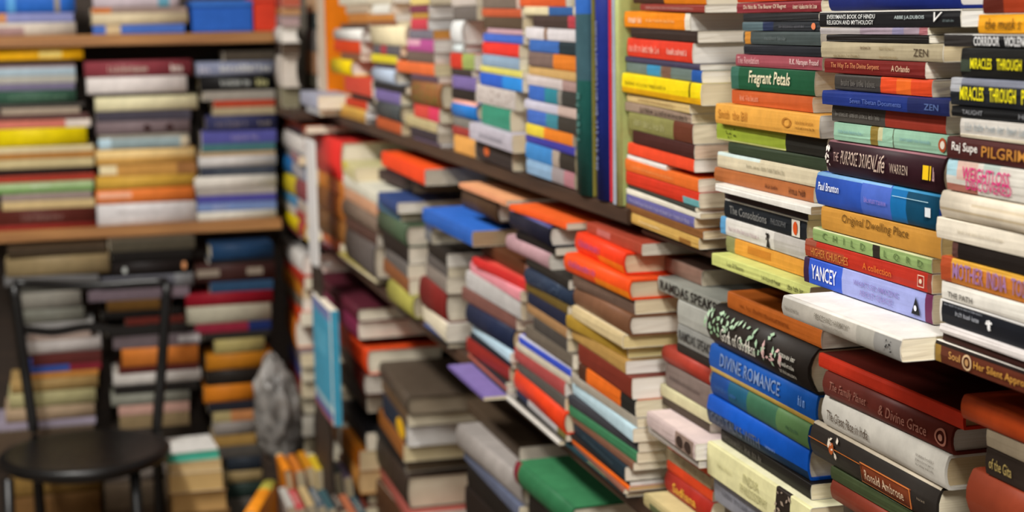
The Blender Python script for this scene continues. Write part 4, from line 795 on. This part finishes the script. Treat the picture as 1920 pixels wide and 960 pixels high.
# small pile right of the chair, fore edges outwards
def foreedge(Y, xl, xr, z0, T, h, kind, label, group, op, yaw=0):
    a, b = on_y(xl, 880, Y).x, on_y(xr, 880, Y).x
    L = b - a; W = op.get('W', .17)
    Mx = Matrix.Translation((a + L/2, Y, z0)) @ Matrix.Rotation(math.radians(180 + yaw), 4, 'Z') @ Matrix.Translation((-L/2, -W, 0))
    return book(Mx, L, W, T, kind, h, label, group, op)
YS = 4.26
zz = [on_y(365, y, YS).z for y in (846, 864, 886, 922, 962, 1000)]
for i, (xl, xr, h, kd, d, op) in enumerate([
  (316, 412, '#e6e4de', 'p', 'white paperback with teal edge, topmost in small pile beside the chair', {'pg': '#4cb49c', 'yaw': 4}),
  (320, 416, '#cbb996', 'p', 'tan paged paperback, second from top in small pile beside the chair', {'pg': '#d2b684'}),
  (317, 417, '#c9b48a', 'p', 'thick tan paged paperback, third from top in small pile beside the chair', {'pg': '#cfae74'}),
  (318, 424, '#8a6a44', 'h', 'brown hardback, fourth from top in small pile beside the chair', {'pg': '#b08c58'}),
  (318, 428, '#7c5c3a', 'h', 'dark brown hardback, lowest in small pile beside the chair', {'pg': '#a88250'})]):
    foreedge(YS, xl, xr, zz[i+1], zz[i] - zz[i+1] - .0005, h, kd, d, 'small pile beside the chair', op, op.get('yaw', 0))
plinth(YS + .01, 318, 420, zz[5] - .0005, face='y', depth=.15)
build_queue()
# ================================================================== books standing upright on the right shelf
def stand_right(X, xf, xn, yb, h, kind, label, H, W, op, z0=None, lean=0.0):
    a = on_x(xf, yb, X).y; b = on_x(xn, yb, X).y
    T = a - b
    if z0 is None: z0 = ZF
    # local x -> up, local y -> +X (into the shelf), local z -> +Y (thickness, starting at the near face)
    Mx = Matrix(((0, 1, 0, X), (0, 0, 1, b), (1, 0, 0, z0 + .0008), (0, 0, 0, 1)))
    if lean: Mx = Matrix.Translation((X, b, z0)) @ Matrix.Rotation(math.radians(lean), 4, 'X') @ Matrix.Translation((-X, -b, -z0)) @ Mx
    return book(Mx, H, W, T, kind, h, label, 'books standing upright on the right wall shelf', op)
stand_right(.655, 1083, 1108, 364, '#1d5650', 'h', 'tall dark green hardback with blue top, leftmost of the standing books', .36, .2, {'seg': [(.66, 1, 0, 1, '#2c62b4'), (.42, .66, 0, 1, '#3a5a64')], 'top': '#a39a4c', 'bot': '#b0a44a', 'g': [(.2, .4, .4, .7, '#5a8a84')]})
stand_right(.658, 1121, 1142, 384, '#1c2c80', 'h', 'tall navy hardback with silver lettering beside dark green standing one', .39, .2, {'g': [(.1, .6, .45, .7, '#8a94b8')], 'bulge': .006})
stand_right(.660, 1143, 1149, 395, '#cc3036', 'p', 'thin red paperback standing right of the navy hardback', .36, .17, {})
stand_right(.655, 1150, 1156, 395, '#a4acba', 'p', 'thin grey blue paperback standing right of the red one', .37, .17, {})
stand_right(.655, 1157, 1164, 395, '#b6c07a', 'h', 'pale green hardback standing at the right end of standing books', .37, .12, {})
# ---- sky blue book standing upright in the far corner
zz = on_x(608, 775, .57).z
stand_right(.57, 592, 624, 775, '#49a6c8', 'p', 'sky blue paperback standing upright before the far corner piles', on_x(608, 574, .57).z - zz, .012 + .010, {'seg': [(0, .04, 0, 1, '#b06a74'), (.04, .1, 0, 1, '#4a64a8'), (.1, .16, 0, 1, '#b0d0d8'), (.55, .75, .2, .8, '#5cb4d4'), (.9, 1, 0, 1, '#7a86b8')]}, z0=zz)
plinth(.572, 596, 620, zz - .0005, depth=.014)
# ---- white bracket
def bracket():
    X = .575
    z0, z1 = on_x(586, 488, X).z, on_x(580, 262, X).z
    a, b = on_x(577, 400, X).y, on_x(593, 400, X).y
    r = empty('shelf_bracket', Matrix.Translation((X, b, z0))); tag(r, 'thin white L shaped bracket standing between the far corner piles', 'bracket')
    bm = bmesh.new(); box(bm, (0, 0, 0), (.005, a - b, z1 - z0), 0, .002); link_mesh('upright', bm, [mat('#e8e6e4', .4, .05)], r)
    c = on_x(622, 488, X).y
    bm = bmesh.new(); box(bm, (0, (a - b) * .3, -.012), (.04, a - b, 0), 0, .002); link_mesh('foot', bm, [mat('#e0dedc', .4, .05)], r)
    zb = z0 - .012
    bm = bmesh.new(); box(bm, (X + .003, b + .003, 0), (X + .012, a - .003, zb), 0, .001); PL[0] += 1
    o = link_mesh('trim_%d' % PL[0], bm, [WOOD_DARK]); o['kind'] = 'structure'
bracket()
# ================================================================== bookcases
WOOD_R = wood_mat('dark_shelf_wood', '#2c1d15', '#4a3324', .45, (30, 2, 30))
WOOD_B = wood_mat('pale_shelf_wood', '#8a5c34', '#b9854e', .5, (2, 30, 30))
YW, XW = 4.86, .93
r = empty('bookcase', Matrix.Translation((.93, 1, 0))); tag(r, 'long dark wooden bookcase shelf along the right wall', 'bookcase')
def part(name, lo, hi, m, par, off, bev=.002):
    bm = bmesh.new(); off = Vector(off)
    box(bm, Vector(lo) - off, Vector(hi) - off, 0, bev); return link_mesh(name, bm, [m], par)
o_ = (.93, 1, 0)
part('shelf', (.672, .45, ZB - .008), (.914, 1.845, ZB - .0005), WOOD_R, r, o_)
part('shelf', (.656, 1.85, ZF - .021), (.914, 4.6, ZF - .0005), WOOD_R, r, o_)
part('upright_panel', (.80, 1.90, .02), (.914, 1.918, .9), WOOD_R, r, o_)
part('back_panel', (.915, .45, .1), (.928, 4.5, 2.3), WOOD_R, r, o_)
yo0, yo1 = on_x(608, 90, .664).y, on_x(598, 90, .664).y
up = part('upright_panel', (.669, yo0, ZF), (.914, yo1, 2.2), mat('#f28418', .4, .08), r, o_); up['label'] = 'orange upright panel'
ed = part('front_edge', (.662, yo0 - .001, ZF), (.6687, yo1 + .001, 2.2), mat('#dcc8b0', .5, .05), up, o_); ed['label'] = 'pale front edge'
part('corner_shelf', (.566, 4.20, ZF - .021), (.655, 4.83, ZF - .0005), WOOD_R, r, o_)
part('shelf', (.652, .45, ZS - .022), (.914, 4.82, ZS - .0005), WOOD_R, r, o_)
r = empty('bookcase', Matrix.Translation((0, 4.85, 0))); tag(r, 'pale wooden bookcase with two boards on the back wall', 'bookcase')
o_ = (0, 4.85, 0)
xa, xb = on_y(-60, 300, YB).x, on_y(522, 300, YB).x
part('shelf', (xa - .6, 4.575, zL - .031), (xb, 4.85, zL - .0005), WOOD_B, r, o_)
part('shelf', (xa - .6, 4.575, zU - .031), (xb, 4.85, zU - .0005), WOOD_B, r, o_)
part('back_panel', (xa - .6, 4.835, .02), (xb + .06, 4.85, 2.3), WOOD_DARK, r, o_)
# ================================================================== chair
def chair():
    zs = .455
    c = on_z(160, 843, zs)
    r = empty('cafe_chair', Matrix.Translation((c.x, c.y, 0))); tag(r, 'black metal cafe chair with round seat standing before the back shelves', 'chair')
    m = bpy.data.materials.new('black_lacquer'); m.use_nodes = True
    b = m.node_tree.nodes['Principled BSDF']; b.inputs['Base Color'].default_value = lin('#0d0c0c'); b.inputs['Roughness'].default_value = .32
    n = m.node_tree.nodes.new('ShaderNodeTexNoise'); n.inputs['Scale'].default_value = 30
    mr = m.node_tree.nodes.new('ShaderNodeMapRange'); mr.inputs[3].default_value = .25; mr.inputs[4].default_value = .5
    m.node_tree.links.new(n.outputs['Fac'], mr.inputs[0]); m.node_tree.links.new(mr.outputs[0], b.inputs['Roughness'])
    R = .216
    bm = bmesh.new()                         # dished round seat with a rolled rim
    prof = [(0, -.010), (.10, -.009), (.17, -.004), (.195, .002), (.208, .002), (R, -.004), (R + .001, -.016), (R - .006, -.026), (R - .02, -.028), (.17, -.022), (0, -.024)]
    N = 56; rings = []
    for (q, z) in prof:
        rings.append([bm.verts.new((q*math.cos(2*math.pi*k/N), q*math.sin(2*math.pi*k/N), zs + z)) for k in range(N)] if q else [bm.verts.new((0, 0, zs + z))])
    for A, B in zip(rings, rings[1:]):
        for k in range(N):
            if len(A) == 1: f = bm.faces.new((A[0], B[k], B[(k+1) % N]))
            elif len(B) == 1: f = bm.faces.new((A[(k+1) % N], A[k], B[0]))
            else: f = bm.faces.new((A[(k+1) % N], A[k], B[k], B[(k+1) % N]))
            f.smooth = True
    bmesh.ops.recalc_face_normals(bm, faces=bm.faces[:])
    link_mesh('seat', bm, [m], r)
    yb = .185                                # back posts stand behind the seat
    def P(x, y, dy): return on_y(x, y, c.y + dy) - Vector((c.x, c.y, 0))
    tl, tr = P(26, 534, yb + .03), P(314, 530, yb + .03)
    ml, mr_ = P(48, 700, yb + .01), P(303, 690, yb + .01)
    sl, sr = P(66, 822, yb - .02), P(293, 812, yb - .02)
    for s_, (t, mm, s) in enumerate(((tl, ml, sl), (tr, mr_, sr))):
        foot = Vector((s.x * 1.0, yb + .03, .001))
        bm = bmesh.new(); pts = []
        for k in range(9): pts.append(t.lerp(mm, k/8))
        for k in range(1, 8): pts.append(mm.lerp(s, k/7))
        for k in range(1, 8): pts.append(s.lerp(foot, k/7))
        tube(bm, pts, .0145, 12)
        link_mesh('leg', bm, [m], r)
    for sx in (14, 252):
        t = Vector((on_y(sx, 880, c.y - .13).x - c.x, -.13, zs - .024)); f = Vector((t.x * 1.06, -.165, .001))
        bm = bmesh.new(); tube(bm, [t, t.lerp(f, .5), f], [.0145, .0145, .0125], 12); link_mesh('leg', bm, [m], r)
    bm = bmesh.new()                         # top rail
    pts = [tl.lerp(tr, k/14) + Vector((0, .03*math.sin(math.pi*k/14), .006*math.cos(2*math.pi*k/14) - .004)) for k in range(15)]
    tube(bm, pts, .0125, 12); link_mesh('top_rail', bm, [m], r)
    a, b_ = P(38, 621, yb + .022), P(309, 618, yb + .022)
    bm = bmesh.new()                         # wavy middle slat
    n_ = 20; V = []
    for k in range(n_ + 1):
        p = a.lerp(b_, k/n_); w = .006*math.cos(4*math.pi*k/n_ + .4)
        y = .022*math.sin(math.pi*k/n_)
        V.append([bm.verts.new(p + Vector((0, y + dy, w + dz))) for dy, dz in ((-.004, -.011), (.004, -.011), (.004, .011), (-.004, .011))])
    for A, B in zip(V, V[1:]):
        for k in range(4): bm.faces.new((A[k], A[(k+1) % 4], B[(k+1) % 4], B[k]))
    bm.faces.new(V[0]); bm.faces.new(V[-1][::-1]); bmesh.ops.recalc_face_normals(bm, faces=bm.faces[:])
    link_mesh('middle_rail', bm, [m], r)
    bm = bmesh.new()                         # ring under the seat joining the legs
    tube(bm, [(.165*math.cos(2*math.pi*k/40), .165*math.sin(2*math.pi*k/40), zs - .036) for k in range(40)], .008, 8, True); link_mesh('seat_ring', bm, [m], r)
chair()
# ================================================================== plastic bag
def bag():
    c = on_y(520, 770, 4.34); rnd = random.Random(4)
    from mathutils import noise
    bm = bmesh.new(); bmesh.ops.create_icosphere(bm, subdivisions=5, radius=1)
    for v in bm.verts:
        p = v.co.copy(); n = p.normalized()
        k = 1 + .16*noise.noise(n*2.2 + Vector((3, 1, 2))) + .09*noise.noise(n*5.5) + .05*abs(noise.noise(n*11))
        x, y, z = n.x*.064*k, n.y*.07*k, n.z*.15*k
        if n.z > .55: f = 1 - .5*(n.z - .55)/.45; x *= f; y *= f
        if z < -.13: z = -.13 + (z + .13)*.2
        v.co = (x - .012*n.z, y, z)
    for f in bm.faces: f.smooth = True
    m = bpy.data.materials.new('crumpled_plastic'); m.use_nodes = True
    nt = m.node_tree; b = nt.nodes['Principled BSDF']
    n = nt.nodes.new('ShaderNodeTexNoise'); n.inputs['Scale'].default_value = 16; n.inputs['Detail'].default_value = 6
    tc = nt.nodes.new('ShaderNodeTexCoord'); nt.links.new(tc.outputs['Object'], n.inputs['Vector'])
    rp = nt.nodes.new('ShaderNodeValToRGB'); rp.color_ramp.elements[0].position = .35; rp.color_ramp.elements[1].position = .7
    rp.color_ramp.elements[0].color = lin('#55524f'); rp.color_ramp.elements[1].color = lin('#a8a49f')
    nt.links.new(n.outputs['Fac'], rp.inputs['Fac']); nt.links.new(rp.outputs['Color'], b.inputs['Base Color'])
    b.inputs['Roughness'].default_value = .35
    bp = nt.nodes.new('ShaderNodeBump'); bp.inputs['Strength'].default_value = .6; bp.inputs['Distance'].default_value = .01
    nt.links.new(n.outputs['Fac'], bp.inputs['Height']); nt.links.new(bp.outputs['Normal'], b.inputs['Normal'])
    r = empty('plastic_bag', Matrix.Translation(c)); tag(r, 'crumpled grey plastic bag beside the far corner pile', 'bag')
    link_mesh('body', bm, [m], r)
    bm = bmesh.new()
    tube(bm, [Vector((-.012 + .02*math.cos(t), .0, .13 + .032*math.sin(t))) for t in [math.pi*k/10 for k in range(11)]], .005, 8); link_mesh('handle', bm, [m], r)
    bm = bmesh.new(); box(bm, (c.x - .045, c.y - .05, 0), (c.x + .045, c.y + .05, c.z - .133), 0, .004); PL[0] += 1
    o = link_mesh('trim_%d' % PL[0], bm, [WOOD_DARK]); o['kind'] = 'structure'
bag()
# ================================================================== row of books with spines up, bottom of the picture
GR = 'books standing spine up in the low row'
def spine_up(xc, yc, Z, L, T, D, h, kind, label, op={}, lean=0.0, yaw=0.0):
    p = on_z(xc, yc, Z)
    # local x -> -Y (towards the camera), local z (thickness) -> +X, local y (depth) -> down
    Mx = Matrix(((0, 0, 1, 0), (-1, 0, 0, 0), (0, -1, 0, 0), (0, 0, 0, 1)))
    Mx = Matrix.Translation((p.x, p.y, Z)) @ Matrix.Rotation(math.radians(yaw), 4, 'Z') @ Matrix.Rotation(math.radians(lean), 4, 'Y') @ Mx @ Matrix.Translation((-L/2, 0, -T/2))
    return book(Mx, L, D, T, kind, h, label, GR, op)
ROW = [  # x, y of the middle of each spine, colour, kind, words
 (531, 866, '#ea8a1e', 'h', 'bright orange hardback, leftmost of the upper row'), (553, 868, '#d07a2c', 'p', 'dull orange paperback, second from left in upper row'), (572, 862, '#d08a1e', 'p', 'amber paperback in the middle of upper row'), (590, 866, '#d8b82c', 'p', 'yellow paperback right of amber one in upper row'), (607, 868, '#a08a64', 'p', 'tan paperback with worn spine in upper row'), (624, 872, '#5a6a6a', 'p', 'grey teal paperback near upper row\'s right end'), (641, 880, '#8a7a94', 'p', 'mauve paperback at upper row\'s right end'),
]
zr = .40
xs0 = on_z(522, 866, zr).x
xp = xs0
for i, (x, y, h, kd, d) in enumerate(ROW):
    T = .0215
    spine_up(x, y, zr, .17, T*.94, .13, h, kd, d.replace('row', 'spine-up row'), {'pg': '#b8aa8c', 'seg': [(0, .12, 0, 1, '#d8cfae')] if i % 3 == 0 else []}, lean=-6)
ROW2 = [(537, 932, '#b8b4ac', 'p', 'pale grey paperback, leftmost in lower row'), (555, 936, '#c24048', 'p', 'pinkish red paperback, second from left in lower row'), (574, 930, '#c2a878', 'p', 'cream tan paperback, third from left in lower row'), (593, 932, '#55606a', 'p', 'slate grey paperback, fourth from left in lower row'), (612, 936, '#3c5a60', 'p', 'dark teal paperback, fifth from left in lower row'), (632, 940, '#40302a', 'p', 'dark brown paperback, sixth from left in lower row'), (652, 946, '#b06848', 'p', 'copper paperback, seventh from left in lower row'), (672, 950, '#2e4c56', 'p', 'petrol blue paperback at right end of lower row')]
for i, (x, y, h, kd, d) in enumerate(ROW2):
    spine_up(x, y, .37, .17, .0195, .12, h, kd, d.replace('row', 'spine-up row'), {'pg': '#b0a288', 'g': [(.2, .8, .3, .7, '#d8d0c0')] if i % 2 else []}, lean=-8)
spine_up(488, 932, .385, .27, .034, .13, '#ea8f1e', 'h', 'orange hardback with lime far end lying askew left of the lower spine-up row', {'seg': [(0, .3, 0, 1, '#c8c050')]}, yaw=-17)
for (xl, xr, y, Z) in ((516, 652, 868, zr - .135), (480, 690, 940, .37 - .125)):
    a, b = on_z(xl, y, Z + .13), on_z(xr, y, Z + .13)
    bm = bmesh.new(); box(bm, (a.x - .02, a.y - .09, 0), (b.x + .02, a.y + .08, Z - .006), 0, .004); PL[0] += 1
    o = link_mesh('trim_%d' % PL[0], bm, [WOOD_DARK]); o['kind'] = 'structure'
# ================================================================== room
def wall(name, lo, hi, m):
    bm = bmesh.new(); box(bm, lo, hi); o = link_mesh(name, bm, [m]); o['kind'] = 'structure'
PLASTER = wood_mat('aged_plaster', '#6e675c', '#7c7468', .9, (1, 1, 1))
FLOORM = wood_mat('worn_floor', '#5a4c40', '#77675a', .5, (3, 3, 3))
wall('floor', (-2.2, -1.6, -.1), (1.1, 5.1, 0), FLOORM)
wall('ceiling', (-2.2, -1.6, 2.75), (1.1, 5.1, 2.85), PLASTER)
wall('wall_back', (-2.2, 4.862, 0), (1.1, 5.0, 2.75), PLASTER)
wall('wall_right', (.94, -1.6, 0), (1.1, 4.86, 2.75), PLASTER)
wall('wall_left', (-2.2, -1.6, 0), (-2.05, 4.86, 2.75), PLASTER)
wall('wall_front', (-2.05, -1.6, 0), (.94, -1.45, 2.75), PLASTER)
# ================================================================== light
def area(name, loc, sx, sy, power, rot=(0, 0, 0), col=(1, .97, .92)):
    l = bpy.data.lights.new(name, 'AREA'); l.shape = 'RECTANGLE'; l.size = sx; l.size_y = sy; l.energy = power; l.color = col
    o = bpy.data.objects.new(name, l); COL.objects.link(o); o.location = loc; o.rotation_euler = rot
area('ceiling_tube', (.0, -.80, 2.65), .3, 1.0, 74)
area('ceiling_tube', (-.6, .9, 2.7), .25, 1.2, 22)
area('ceiling_tube', (-.55, 3.0, 2.7), .25, 1.3, 60)
area('ceiling_tube', (-1.5, 1.8, 2.7), .25, 1.3, 14)
w = bpy.data.worlds.new('world'); SC.world = w; w.use_nodes = True
w.node_tree.nodes['Background'].inputs[0].default_value = (.8, .85, 1, 1); w.node_tree.nodes['Background'].inputs[1].default_value = .03
vs = SC.view_settings
vs.view_transform = 'Standard'; vs.look = 'None'; vs.gamma = 1; vs.use_curve_mapping = False; vs.exposure = 0.24
SC.cycles.max_bounces = 6
